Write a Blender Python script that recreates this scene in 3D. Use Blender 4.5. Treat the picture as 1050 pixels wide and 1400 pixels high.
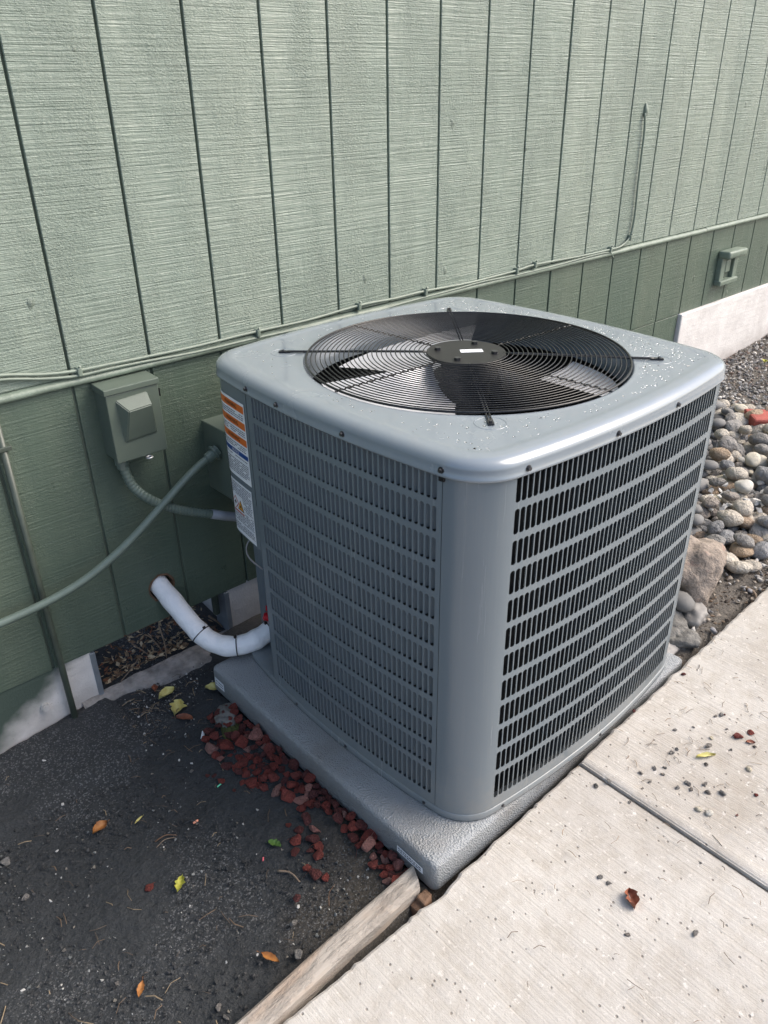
import bpy, bmesh, math, random
from mathutils import Vector, Matrix, noise
random.seed(7)
R=math.radians
scene=bpy.context.scene
for o in list(bpy.data.objects): bpy.data.objects.remove(o)

# ------------------------------------------------------------------ camera
CAM=Vector((-0.8419,-1.8219,1.5417)); FPX=1079.292
RX=Vector((0.7430,-0.6691,-0.0140)); UP=Vector((0.3300,0.3470,0.8780)); FW=Vector((0.5830,0.6570,-0.4790))
FW.normalize(); RX=(RX-FW*RX.dot(FW)).normalized(); UP=RX.cross(FW)
cd=bpy.data.cameras.new('camera'); cam=bpy.data.objects.new('camera',cd); scene.collection.objects.link(cam)
cd.sensor_fit='VERTICAL'; cd.sensor_height=36; cd.lens=FPX/1400*36; cd.clip_start=0.05; cd.clip_end=1000
cam.matrix_world=Matrix(((RX.x,UP.x,-FW.x,CAM.x),(RX.y,UP.y,-FW.y,CAM.y),(RX.z,UP.z,-FW.z,CAM.z),(0,0,0,1)))
scene.camera=cam
scene.render.resolution_x=768; scene.render.resolution_y=1024

# ------------------------------------------------------------------ sky, sun, exposure
SUN_EL,SUN_AZ=46,126   # azimuth clockwise from +y
w=bpy.data.worlds.new('World'); scene.world=w; w.use_nodes=True
nt=w.node_tree; bg=nt.nodes['Background']; sky=nt.nodes.new('ShaderNodeTexSky'); sky.sky_type='NISHITA'; sky.sun_disc=False
sky.sun_elevation=R(SUN_EL); sky.sun_rotation=R(SUN_AZ); sky.dust_density=4.0; sky.ozone_density=1.0; sky.air_density=1.0
nt.links.new(sky.outputs[0],bg.inputs[0]); bg.inputs[1].default_value=0.15
sd=bpy.data.lights.new('sun','SUN'); sd.energy=1.5; sd.angle=R(45); sd.color=(1,.94,.86)
sun=bpy.data.objects.new('sun',sd); scene.collection.objects.link(sun); sun.location=(3,-4,6)
az,el=R(SUN_AZ),R(SUN_EL)
sun.rotation_euler=(-Vector((math.sin(az)*math.cos(el),math.cos(az)*math.cos(el),math.sin(el)))).to_track_quat('-Z','Y').to_euler()
vs=scene.view_settings; vs.view_transform='Standard'; vs.look='None'; vs.gamma=1; vs.use_curve_mapping=False; vs.exposure=0.86

# ------------------------------------------------------------------ helpers
COL=scene.collection
def link(o,parent=None):
    COL.objects.link(o)
    if parent is not None: o.parent=parent
    return o
def tag(o,label=None,cat=None,group=None,kind=None):
    if label: o['label']=label
    if cat: o['category']=cat
    if group: o['group']=group
    if kind: o['kind']=kind
    return o
def empty(name,loc,label=None,cat=None,group=None,kind=None):
    o=bpy.data.objects.new(name,None); o.location=loc; o.empty_display_size=.1; link(o); return tag(o,label,cat,group,kind)
def mesh(name,v,f,mat,parent=None,smooth=False,col=None):
    m=bpy.data.meshes.new(name); m.from_pydata([tuple(a) for a in v],[],f); m.update()
    if smooth: m.polygons.foreach_set('use_smooth',[True]*len(m.polygons))
    if mat: m.materials.append(mat)
    if col is not None:
        a=m.color_attributes.new('Col','FLOAT_COLOR','POINT'); a.data.foreach_set('color',[c for q in col for c in (*q,1)])
    return obj(name,m,parent)
def obj(name,m,parent=None):
    o=bpy.data.objects.new(name,m); COL.objects.link(o)
    if parent is not None:
        o.parent=parent
        o.matrix_parent_inverse=Matrix.Translation(-parent.location) if parent.rotation_euler[2]==0 and parent.parent is None else parent.matrix_world.inverted()
    return o
def wm(parent):   # parents are only translated; children carry world coordinates
    pass
def frombm(name,bm,mat,parent=None,smooth=False):
    m=bpy.data.meshes.new(name); bm.to_mesh(m); bm.free()
    if smooth: m.polygons.foreach_set('use_smooth',[True]*len(m.polygons))
    if mat: m.materials.append(mat)
    return obj(name,m,parent)
def boxbm(x0,x1,y0,y1,z0,z1,bev=0,seg=2):
    bm=bmesh.new(); bmesh.ops.create_cube(bm,size=1)
    for v in bm.verts: v.co=Vector(((x0+x1)/2+v.co.x*(x1-x0),(y0+y1)/2+v.co.y*(y1-y0),(z0+z1)/2+v.co.z*(z1-z0)))
    if bev: bmesh.ops.bevel(bm,geom=bm.edges[:],offset=bev,segments=seg,affect='EDGES',profile=.5)
    return bm
def box(name,x0,x1,y0,y1,z0,z1,mat,parent=None,bev=0,seg=2):
    return frombm(name,boxbm(x0,x1,y0,y1,z0,z1,bev,seg),mat,parent)
def crom(P,n=8):
    P=[Vector(p) for p in P]; out=[]
    Q=[P[0]*2-P[1]]+P+[P[-1]*2-P[-2]]
    for i in range(1,len(Q)-2):
        a,b,c,d=Q[i-1:i+3]
        for k in range(n):
            t=k/n; out.append(.5*((2*b)+(c-a)*t+(2*a-5*b+4*c-d)*t*t+(3*b-a-3*c+d)*t**3))
    out.append(P[-1]); return out
def tubevf(P,r,n=8,cap=True,closed=False):
    v=[];f=[];m=len(P); up=None
    for i,p in enumerate(P):
        t=(P[(i+1)%m]-P[i-1] if closed else P[min(i+1,m-1)]-P[max(i-1,0)]).normalized()
        if up is None: up=Vector((0,0,1)) if abs(t.z)<.9 else Vector((1,0,0))
        a=t.cross(up).normalized(); b=a.cross(t).normalized(); up=b
        rr=r(i/(m-1)) if callable(r) else r
        for k in range(n):
            q=2*math.pi*k/n; v.append(p+a*(math.cos(q)*rr)+b*(math.sin(q)*rr))
    for i in range(m if closed else m-1):
        for k in range(n):
            j=(i+1)%m; f.append((i*n+k,i*n+(k+1)%n,j*n+(k+1)%n,j*n+k))
    if cap and not closed:
        f.append(tuple(range(n))[::-1]); f.append(tuple((m-1)*n+k for k in range(n)))
    return v,f
def tube(name,P,r,mat,parent=None,n=8,**k):
    v,f=tubevf([Vector(p) for p in P],r,n,**k); return mesh(name,v,f,mat,parent,True)
def cyl(name,p,axis,r,h,mat,parent=None,n=16,bev=0):
    bm=bmesh.new(); bmesh.ops.create_cone(bm,cap_ends=True,segments=n,radius1=r,radius2=r,depth=h)
    if bev: bmesh.ops.bevel(bm,geom=[e for e in bm.edges if abs(e.verts[0].co.z-e.verts[1].co.z)<1e-6],offset=bev,segments=2,affect='EDGES')
    M=Matrix.Translation(Vector(p))@Vector(axis).normalized().to_track_quat('Z','Y').to_matrix().to_4x4()
    bm.transform(M); return frombm(name,bm,mat,parent)
def ray(u,v): return FW+RX*((u-525)/FPX)-UP*((v-700)/FPX)
def at(u,v,ax,val):
    d=ray(u,v); return CAM+d*((val-CAM[ax])/d[ax])
def zs(x): return .055+.065*(max(-3,min(6,x))+.04)
def gz(x,y): return zs(x)-.03
def atg(u,v,dz=0,fn=None):
    z=.05
    for _ in range(15):
        p=at(u,v,2,z); z=(fn or gz)(p.x,p.y)+dz if fn is None else fn(p.x)+dz
    return at(u,v,2,z)
def atsw(u,v): return atg(u,v,0,zs)

# ------------------------------------------------------------------ materials
def srgb(r,g,b):
    f=lambda c:(c/12.92 if c<=.04045 else ((c+.055)/1.055)**2.4)
    return (f(r/255),f(g/255),f(b/255))
class NT:
    def __init__(s,name):
        s.m=bpy.data.materials.new(name); s.m.use_nodes=True; s.t=s.m.node_tree; s.b=s.t.nodes['Principled BSDF']
        s.geo=s.n('ShaderNodeNewGeometry'); s.pos=s.geo.outputs['Position']
    def n(s,typ,**k):
        x=s.t.nodes.new(typ)
        for a,b in k.items(): setattr(x,a,b)
        return x
    def l(s,a,b): s.t.links.new(a,b)
    def objc(s):
        return s.n('ShaderNodeTexCoord').outputs['Object']
    def scale(s,vec,sc,loc=(0,0,0),rot=(0,0,0)):
        m=s.n('ShaderNodeMapping'); m.inputs['Scale'].default_value=sc; m.inputs['Location'].default_value=loc; m.inputs['Rotation'].default_value=rot; s.l(vec,m.inputs[0]); return m.outputs[0]
    def noise(s,vec,scale,detail=4,rough=.55,out='Fac'):
        x=s.n('ShaderNodeTexNoise'); x.inputs['Scale'].default_value=scale; x.inputs['Detail'].default_value=detail; x.inputs['Roughness'].default_value=rough; s.l(vec,x.inputs['Vector']); return x.outputs[out]
    def voro(s,vec,scale,feature='F1',out='Distance'):
        x=s.n('ShaderNodeTexVoronoi',feature=feature); x.inputs['Scale'].default_value=scale; s.l(vec,x.inputs['Vector']); return x.outputs[out]
    def ramp(s,fac,stops,interp='LINEAR'):
        x=s.n('ShaderNodeValToRGB'); x.color_ramp.interpolation=interp; e=x.color_ramp.elements
        while len(e)<len(stops): e.new(.5)
        for i,(p,c) in enumerate(stops):
            e[i].position=p; e[i].color=(*c,1) if not isinstance(c,(int,float)) else (c,c,c,1)
        s.l(fac,x.inputs[0]); return x.outputs[0]
    def mix(s,fac,a,b,mode='MIX'):
        x=s.n('ShaderNodeMix',data_type='RGBA',blend_type=mode)
        for v,i in ((fac,x.inputs[0]),(a,x.inputs[6]),(b,x.inputs[7])):
            if isinstance(v,(int,float)): i.default_value=v
            elif isinstance(v,tuple): i.default_value=(*v,1)
            else: s.l(v,i)
        return x.outputs[2]
    def math(s,op,a,b=0.5,c=None):
        x=s.n('ShaderNodeMath',operation=op)
        for v,i in zip((a,b,c),x.inputs):
            if v is None: continue
            if isinstance(v,(int,float)): i.default_value=v
            else: s.l(v,i)
        return x.outputs[0]
    def xyz(s,vec=None):
        x=s.n('ShaderNodeSeparateXYZ'); s.l(vec or s.pos,x.inputs[0]); return x.outputs
    def bump(s,h,dist,strength=1):
        x=s.n('ShaderNodeBump'); x.inputs['Strength'].default_value=strength; x.inputs['Distance'].default_value=dist; s.l(h,x.inputs['Height'])
        if s.b.inputs['Normal'].links: s.l(s.b.inputs['Normal'].links[0].from_socket,x.inputs['Normal'])
        s.l(x.outputs[0],s.b.inputs['Normal'])
    def col(s,c):
        if isinstance(c,tuple): s.b.inputs['Base Color'].default_value=(*c,1)
        else: s.l(c,s.b.inputs['Base Color'])
    def rough(s,r):
        if isinstance(r,(int,float)): s.b.inputs['Roughness'].default_value=r
        else: s.l(r,s.b.inputs['Roughness'])
    def spec(s,v): s.b.inputs['Specular IOR Level'].default_value=v
    def metal(s,v): s.b.inputs['Metallic'].default_value=v
    def rnd(s): return s.n('ShaderNodeObjectInfo').outputs['Random']
def simple(name,c,rough=.5,metal=0,var=.15,nsc=30,bump=0,bsc=200,spec=.5):
    s=NT(name); n=s.noise(s.pos,nsc,3)
    s.col(s.mix(s.ramp(n,[(.3,0),(.7,1)]),tuple(x*(1-var) for x in c),tuple(min(1,x*(1+var)) for x in c)))
    s.rough(rough); s.metal(metal); s.spec(spec)
    if bump: s.bump(s.noise(s.pos,bsc,4),bump)
    return s.m
def siding_mat(name,c1,c2,rough,b1,b2):
    s=NT(name); P=s.pos
    saw=s.noise(s.scale(P,(3,1,170)),1,3,.6)            # rough-sawn lines across the board
    saw2=s.noise(s.scale(P,(9,1,420),(3,0,1)),1,2,.6)
    blot=s.ramp(s.noise(s.scale(P,(5,1,2.2)),1.6,4,.6),[(.38,0),(.62,1)])
    flake=s.noise(s.scale(P,(1,1,1.6)),150,4,.65)
    vary=s.noise(s.scale(P,(4.92,1,.25)),1,2)
    c=s.mix(s.ramp(vary,[(.3,0),(.7,1)]),c1,c2)
    c=s.mix(s.math('MULTIPLY',s.ramp(flake,[(.62,0),(.78,1)]),.22),c,tuple(min(1,x*2.0) for x in c2))
    stain=s.ramp(s.noise(s.scale(P,(7,1,1.1),(5,0,2)),1.3,5,.65),[(.42,0),(.75,1)])
    c=s.mix(s.math('MULTIPLY',stain,.30),c,tuple(x*.62 for x in c1))
    kv=s.voro(s.scale(P,(1,1,.7)),6.5); knot=s.ramp(s.math('ADD',kv,s.math('MULTIPLY',s.noise(P,90,3),.10)),[(.075,1),(.115,0)])
    c=s.mix(s.math('MULTIPLY',knot,.35),c,tuple(x*.45 for x in c1))
    s.col(c); s.rough(s.ramp(s.noise(s.scale(P,(6,1,3)),2,4),[(.3,rough-.06),(.7,rough+.12)])); s.spec(.5)
    s.bump(knot,.004)
    h=s.math('ADD',s.math('MULTIPLY',saw,.9),s.math('MULTIPLY',saw2,.35))
    s.bump(h,b1); s.bump(s.math('MULTIPLY',flake,s.math('ADD',s.math('MULTIPLY',blot,.85),.15)),b2)
    return s.m
def build_materials():
    M={}
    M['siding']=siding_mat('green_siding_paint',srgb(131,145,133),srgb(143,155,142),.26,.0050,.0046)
    M['siding_low']=siding_mat('shaded_green_siding_paint',srgb(83,99,87),srgb(95,108,94),.32,.0022,.0026)  # same green as the upper boards, darkened to carry the lower wall's shade
    M['groove']=simple('groove_paint',srgb(80,91,80),.6)
    M['trim']=simple('trim_paint',srgb(116,129,116),.4,bump=.001,bsc=90)
    M['cable']=simple('cable_paint',srgb(120,132,120),.4,var=.1)
    M['dbox']=simple('enclosure_paint',srgb(94,105,95),.32,var=.06,nsc=12,bump=.0002,bsc=700)
    M['conduit']=simple('conduit_paint',srgb(100,114,106),.3,var=.08)
    M['cgrey']=simple('grey_conduit',srgb(140,144,150),.4,var=.06)
    M['pipeg']=simple('pipe_paint',srgb(72,80,71),.4)
    # concrete foundation with green overspray below the siding
    s=NT('painted_concrete'); P=s.pos; x,y,z=s.xyz()
    n=s.noise(s.scale(P,(1,1,1)),9,5,.6); lines=s.noise(s.scale(P,(6,1,60)),1,3)
    c=s.mix(s.ramp(n,[(.3,0),(.7,1)]),srgb(204,200,197),srgb(228,225,222))
    dirt=s.ramp(s.math('ADD',s.math('MULTIPLY',s.noise(P,14,4),.12),s.math('ADD',z,s.math('MULTIPLY',x,-.065))),[(.06,1),(.17,0)])
    c=s.mix(s.math('MULTIPLY',dirt,.55),c,srgb(120,108,98))
    ov=s.math('ADD',s.math('SUBTRACT',z,s.math('MULTIPLY',x,.75)),s.math('MULTIPLY',s.noise(P,12,3),.10))
    c=s.mix(s.ramp(ov,[(.46,0),(.54,1)]),c,srgb(70,84,76))
    pits=s.ramp(s.voro(P,55),[(.05,1),(.11,0)])
    c=s.mix(s.math('MULTIPLY',pits,.35),c,srgb(110,104,100))
    s.col(c); s.rough(.85); s.bump(n,.004); s.bump(lines,.0018); s.bump(s.noise(P,160,3),.0012); M['concrete']=s.m
    M['apron']=simple('rough_concrete',srgb(136,132,128),.9,var=.38,nsc=30,bump=.012,bsc=45)
    M['unit']=None
    s=NT('grey_cabinet_paint'); n=s.noise(s.pos,6,3)
    x,y,z=s.xyz(); run=s.ramp(s.noise(s.scale(s.pos,(60,60,2.2)),1,4,.6),[(.52,0),(.72,1)]); low=s.ramp(s.math('ADD',z,s.math('MULTIPLY',s.noise(s.pos,22,4),.14)),[(.20,1),(.34,0)])
    c=s.mix(n,srgb(110,120,127),srgb(116,126,132)); c=s.mix(s.math('MULTIPLY',run,.12),c,srgb(150,152,150)); c=s.mix(s.math('MULTIPLY',low,s.math('MULTIPLY',s.noise(s.pos,60,4),.5)),c,srgb(142,136,126))
    s.col(c); s.rough(s.ramp(run,[(0,.24),(1,.29)])); s.spec(.55)
    s.bump(s.noise(s.pos,3.5,2),.0010); s.bump(s.noise(s.pos,900,2),.00006); M['unit']=s.m
    s=NT('grey_lid_paint'); n=s.noise(s.pos,9,4); drip=s.ramp(s.noise(s.scale(s.pos,(1,1,1)),34,4,.6),[(.5,0),(.66,1)])
    s.col(s.mix(s.math('MULTIPLY',drip,.3),s.mix(n,srgb(126,136,144),srgb(137,146,153)),srgb(138,143,147))); s.rough(s.ramp(n,[(.3,.16),(.7,.30)])); s.spec(.6)
    s.b.inputs['Coat Weight'].default_value=.7; s.b.inputs['Coat Roughness'].default_value=.06; s.bump(s.noise(s.pos,5,2),.0005); M['lid']=s.m
    s=NT('condenser_coil'); st=s.noise(s.scale(s.pos,(400,400,18)),1,2)
    s.col(s.mix(st,(.006,.007,.008),(.03,.032,.034))); s.rough(.6); M['coil']=s.m
    M['black']=simple('black_wire_coating',(.010,.010,.012),.25,var=.1,spec=.5)
    M['hub']=simple('black_plastic',(.016,.016,.016),.45,bump=.0003,bsc=400)
    M['blade']=simple('fan_aluminium',(.66,.67,.69),.35,metal=.25,var=.08,nsc=15)
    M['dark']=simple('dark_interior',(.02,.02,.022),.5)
    M['steel']=simple('dark_steel_screw',(.10,.10,.105),.35,metal=.8)
    M['zinc']=simple('zinc_steel',(.6,.6,.6),.4,metal=.9)
    M['white']=simple('label_white',srgb(238,240,244),.45,var=.03)
    M['orange']=simple('label_orange',srgb(222,112,40),.45,var=.04)
    M['blue']=simple('label_blue',srgb(24,70,140),.45,var=.04)
    M['ink']=simple('label_ink',srgb(96,98,112),.6,var=.05)
    M['inkb']=simple('label_black_ink',srgb(30,28,28),.6,var=.05)
    M['yellow']=simple('label_yellow',srgb(226,160,50),.5,var=.04)
    M['redink']=simple('label_red',srgb(190,60,50),.5,var=.04)
    s=NT('water'); s.col((1,1,1)); s.rough(.03); s.b.inputs['IOR'].default_value=1.33; s.b.inputs['Transmission Weight'].default_value=1.0; M['water']=s.m
    # pad
    s=NT('plastic_pad_shell'); n=s.noise(s.pos,10,4); g=s.noise(s.pos,230,3,.6); vo=s.voro(s.pos,260)
    c=s.mix(n,srgb(142,146,149),srgb(160,163,165)); dirt=s.ramp(s.noise(s.pos,5,5,.65),[(.48,0),(.7,1)])
    s.col(s.mix(s.math('MULTIPLY',dirt,.55),c,srgb(112,106,98))); s.rough(.42); s.bump(s.math('ADD',g,vo),.0027); M['pad']=s.m
    M['wrap']=None
    s=NT('white_pipe_wrap'); n=s.noise(s.pos,60,4); s.col(s.mix(s.ramp(s.noise(s.pos,25,4),[(.45,0),(.75,1)]),srgb(248,248,249),srgb(236,238,240))); s.rough(.38); s.bump(n,.0035); M['wrap']=s.m
    M['tie']=simple('black_tie',(.01,.01,.01),.35)
    M['redcap']=simple('red_plastic',srgb(200,26,40),.35)
    M['copper']=simple('copper_pipe',(.5,.24,.14),.35,metal=.9)
    # soil
    s=NT('soil'); P=s.pos; x,y,z=s.xyz()
    n=s.noise(P,4,5,.6); f=s.noise(P,160,4,.7); grit=s.voro(P,330,out='Color'); gr=s.xyz(grit)[0]
    c=s.mix(f,(.016,.0185,.0205),(.052,.057,.062))
    near=s.ramp(s.math('ADD',s.math('MULTIPLY',s.noise(P,7,4),.35),s.math('SUBTRACT',s.math('MULTIPLY',x,.8),s.math('MULTIPLY',y,1.0))),[(.80,0),(.98,1)])
    c=s.mix(near,c,s.mix(f,(.030,.027,.023),(.085,.075,.062)))
    patch=s.ramp(s.noise(s.scale(P,(1,1,1),(4.1,2.2,0)),2.6,4),[(.50,0),(.60,1)])
    c=s.mix(s.math('MULTIPLY',s.ramp(gr,[(.80,0),(.88,1)]),s.math('ADD',s.math('MULTIPLY',patch,.5),.05)),c,(.20,.205,.21))
    right=s.ramp(s.math('ADD',x,s.math('MULTIPLY',s.noise(P,6,3),.3)),[(.20,0),(.5,1)])
    c=s.mix(right,c,s.mix(f,(.07,.062,.053),(.20,.18,.155)))
    s.col(c); s.rough(.9); s.bump(f,.006); s.bump(s.noise(P,45,4),.012); M['soil']=s.m
    # sidewalk
    s=NT('broom_finished_concrete'); P=s.pos
    broom=s.noise(s.scale(P,(170,2.2,1),rot=(0,0,R(-5))),1,3,.6); n=s.noise(P,3.2,5,.6); n2=s.noise(P,26,5,.65); fine=s.noise(P,340,3,.6)
    c=s.mix(s.ramp(n,[(.3,0),(.7,1)]),srgb(176,171,164),srgb(198,194,187))
    c=s.mix(s.math('MULTIPLY',s.ramp(n2,[(.3,1),(.55,0)]),.40),c,srgb(156,145,130))
    st=s.ramp(s.noise(P,1.9,6,.7),[(.50,0),(.68,1)]); c=s.mix(s.math('MULTIPLY',st,.45),c,srgb(148,137,122))
    c=s.mix(s.math('MULTIPLY',s.ramp(broom,[(.3,1),(.5,0)]),.22),c,srgb(160,150,136))
    c=s.mix(s.math('MULTIPLY',s.ramp(s.noise(P,70,3,.7),[(.60,0),(.72,1)]),.6),c,srgb(226,222,216))
    pv=s.voro(P,62); pc=s.xyz(s.voro(P,62,out='Color'))[1]
    spots=s.math('MULTIPLY',s.ramp(pv,[(.10,1),(.2,0)]),s.ramp(pc,[(.60,0),(.64,1)],'CONSTANT'))
    c=s.mix(s.math('MULTIPLY',spots,.75),c,srgb(122,114,106))
    s.col(c); s.rough(.88); s.bump(broom,.0016); s.bump(n2,.003); s.bump(fine,.0009); s.bump(s.math('MULTIPLY',spots,-1),.0015); M['walk']=s.m
    # timber
    s=NT('weathered_timber'); P=s.pos; g=s.noise(s.scale(P,(4,70,70)),1,5,.6); st=s.ramp(s.noise(s.scale(P,(5,20,20)),1,3),[(.5,0),(.66,1)])
    c=s.mix(g,srgb(136,128,119),srgb(188,180,170)); c=s.mix(s.math('MULTIPLY',st,.4),c,srgb(172,140,112)); gr=s.ramp(s.noise(s.scale(P,(14,40,40)),1,5,.7),[(.45,0),(.68,1)]); c=s.mix(s.math('MULTIPLY',gr,.55),c,srgb(112,104,96)); s.col(c); s.rough(.85); s.bump(g,.005); s.bump(gr,.003); M['wood']=s.m
    M['freshwood']=simple('broken_timber',srgb(104,80,62),.8,var=.25,nsc=60,bump=.003,bsc=120)
    # rocks
    def rock(name,stops,rough=.85,bsc=60,bd=.004,var=.35):
        s=NT(name); n=s.noise(s.objc(),bsc,5,.65)
        c=s.ramp(s.rnd(),stops); c=s.mix(s.ramp(n,[(.25,0),(.75,1)]),s.mix(1.0,c,(1-var,1-var,1-var),'MULTIPLY'),c)
        s.col(c); s.rough(rough); s.bump(n,bd); return s.m
    M['lava0']=rock('maroon_lava_stone',[(0,srgb(113,57,55)),(.5,srgb(129,66,62)),(1,srgb(120,68,68))],.9,2.2,.06)
    M['lava1']=rock('red_lava_stone',[(0,srgb(157,72,63)),(.5,srgb(174,83,72)),(1,srgb(164,85,77))],.9,2.2,.06)
    M['lava2']=rock('pinkish_lava_stone',[(0,srgb(204,134,123)),(.5,srgb(208,156,145)),(1,srgb(190,143,134))],.9,2.2,.06)
    M['river']=rock('dark_river_stone',[(0,srgb(141,137,132)),(.5,srgb(155,152,149)),(1,srgb(157,147,138))],.6,1.4,.03,.28)
    M['river1']=rock('bluish_river_stone',[(0,srgb(143,144,146)),(.5,srgb(157,156,156)),(1,srgb(136,136,137))],.6,1.4,.03,.25)
    M['river2']=rock('light_river_stone',[(0,srgb(200,191,177)),(.5,srgb(209,201,187)),(1,srgb(191,181,167))],.6,1.4,.03,.25)
    M['river3']=rock('brown_river_stone',[(0,srgb(166,145,124)),(.5,srgb(177,154,128)),(1,srgb(157,138,122))],.6,1.4,.03,.28)
    M['pale']=rock('pale_stone',[(0,srgb(190,184,170)),(.5,srgb(196,186,162)),(1,srgb(206,203,196))],.7,40,.002,.15)
    M['chipw']=rock('white_marble_chip',[(0,srgb(210,208,204)),(1,srgb(226,224,220))],.7,40,.002,.1)
    s=NT('boulder_stone'); P=s.pos; n=s.noise(P,9,6,.65); n2=s.noise(P,60,4,.65)
    c=s.mix(s.ramp(n,[(.3,0),(.7,1)]),srgb(130,119,109),srgb(166,153,141)); c=s.mix(s.ramp(s.noise(P,14,4),[(.58,0),(.7,1)]),c,srgb(158,128,116))
    c=s.mix(s.math('MULTIPLY',s.ramp(n2,[(.3,1),(.5,0)]),.5),c,srgb(96,88,82)); s.col(c); s.rough(.9); s.bump(n,.03); s.bump(n2,.006); M['boulder']=s.m
    M['lump']=simple('old_mortar',srgb(112,110,106),.9,var=.3,nsc=50,bump=.006,bsc=90)
    M['brick']=simple('red_brick',srgb(160,84,74),.8,var=.2,nsc=40,bump=.002,bsc=160)
    def attr(name,rough,bd=.002):
        s=NT(name); a=s.n('ShaderNodeAttribute',attribute_name='Col'); n=s.noise(s.pos,220,3); s.col(s.mix(s.math('MULTIPLY',n,.2),a.outputs['Color'],(.05,.05,.05))); s.rough(rough); return s.m
    M['gravel']=attr('gravel_chip',.8)
    M['grit']=attr('soil_grit',.85)
    M['litter']=attr('dry_plant_litter',.8)
    def leaf(name,a,b):
        s=NT(name); n=s.noise(s.objc(),60,4); s.col(s.mix(s.ramp(n,[(.35,0),(.65,1)]),a,b)); s.rough(.6); s.bump(n,.001); return s.m
    M['leaf_o']=leaf('orange_leaf',srgb(164,112,58),srgb(128,80,40)); M['leaf_y']=leaf('yellow_leaf',srgb(184,180,80),srgb(146,150,60))
    M['leaf_b']=leaf('brown_leaf',srgb(150,92,68),srgb(112,66,48)); M['leaf_p']=leaf('pale_leaf',srgb(204,198,132),srgb(180,168,96)); M['leaf_g']=leaf('green_leaf',srgb(104,138,64),srgb(78,110,48))
    M['twig']=simple('dry_twig',srgb(128,112,96),.85,var=.3,nsc=80)
    M['moss']=simple('moss',srgb(74,80,40),.95,var=.4,nsc=90,bump=.01,bsc=200)
    M['green_pl']=simple('mint_plastic',srgb(110,220,180),.4); M['pink_pl']=simple('pink_plastic',srgb(226,110,120),.4); M['peach_pl']=simple('peach_plastic',srgb(224,150,120),.4)
    M['metal_flash']=simple('galvanised_flashing',srgb(150,158,166),.45,metal=.5)
    return M
M=build_materials()

# ------------------------------------------------------------------ ground sheet
def axis(lo,hi,step,far):
    a=[lo+i*step for i in range(int(round((hi-lo)/step))+1)]
    g=[];d=step
    while True:
        d*=1.6; x=(g[-1] if g else 0)+d
        if x>far: g.append(far); break
        g.append(x)
    return [lo-x for x in g[::-1]]+a+[hi+x for x in g]
def build_ground():
    xs=axis(-1.6,4.4,.02,160); ys=axis(-1.14,.44,.02,160); v=[];f=[]
    for y in ys:
        for x in xs:
            z=gz(x,y); n=noise.noise((x*4,y*4,0))*.012+noise.noise((x*17,y*17,3))*.006+noise.noise((x*45,y*45,7))*.003
            if y<-1.07: z-=.05
            elif -.05<x<.92 and -1.06<y<-.21: z-=.03
            if y<-2.75: z=zs(x)-.02
            if y>.02 : z-=.03
            # soil banked a little against the foundation on the far left
            if x<-.3 and y>-.25: z+=.012
            if -.16<x<-.02 and -1.06<y<-.2: z+=.010*(1-abs(x+.07)/.09)
            v.append((x,y,z+n))
    W=len(xs)
    for j in range(len(ys)-1):
        for i in range(W-1): f.append((j*W+i,j*W+i+1,(j+1)*W+i+1,(j+1)*W+i))
    tag(mesh('ground',v,f,M['soil'],None,True),kind='structure')
build_ground()

# ------------------------------------------------------------------ sidewalk
def slab_mesh(name,x0,x1,parent,lift=0,rag0=0):
    y0=-2.7; y1=-1.090; n=int((x1-x0)/.012)+1; v=[];f=[]
    prof=[(0,-.10),(0,-.012),(.004,-.004),(.010,0)]
    top=[]
    for i in range(n+1):
        x=x0+(x1-x0)*i/n; z=zs(x)+lift
        jag=.006*noise.noise((x*22,1,0))+.004*noise.noise((x*70,5,0))
        if x<.05: jag-=.010*max(0,noise.noise((x*9,8,0)))
        jag+=.056*max(0,min(.6,-.07-x))
        row=[(x,y1+jag-d,z+dz) for d,dz in prof]
        row+=[(x,y1-.05,z),(x,y1-.3,z),(x,y0,z),(x,y0,z-.1)]
        v+=row
    m=8
    for i in range(n):
        for k in range(m-1): a=i*m+k; f.append((a,a+1,a+m+1,a+m))
    # joint faces, slightly rounded at the arris
    f.append(tuple(range(m))[::-1]); f.append(tuple(n*m+k for k in range(m)))
    return mesh(name,v,f,M['walk'],parent,False)
sw=empty('sidewalk',(0,-1.9,0),kind='structure')
J=.417
slab_mesh('slab',-3.2,J-.001,sw); slab_mesh('slab',J+.006,1.95,sw,.006); slab_mesh('slab',1.958,3.6,sw,.003); slab_mesh('slab',3.608,9,sw,.005)
# worn arris strip beside the joint, slightly proud
def arris():
    v=[];f=[];n=60
    for i in range(n+1):
        y=-1.10-1.55*i/n; j=.002*noise.noise((y*14,2,0)); z=zs(J)+.006
        for dx,dz in ((.0065,-.02),(.0065+j,-.001),(.012+j,.0022),(.03+j,.0024),(.042+j*2,.0006)): v.append((J+dx,y,z+dz+.065*dx))
    for i in range(n):
        for k in range(4): a=i*5+k; f.append((a,a+5,a+6,a+1))
    mesh('joint_edge',v,f,M['walk'],sw,True)
arris()
M['jdirt']=simple('joint_dirt',srgb(138,128,114),.95,var=.3,nsc=70,bump=.004,bsc=150)
mesh('joint_fill',[(J-.006,-2.7,zs(J)-.003),(J+.012,-2.7,zs(J)-.0025),(J+.012,-1.095,zs(J)-.0025),(J-.006,-1.095,zs(J)-.003)],[(0,1,2,3)],M['jdirt'],sw)

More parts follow.
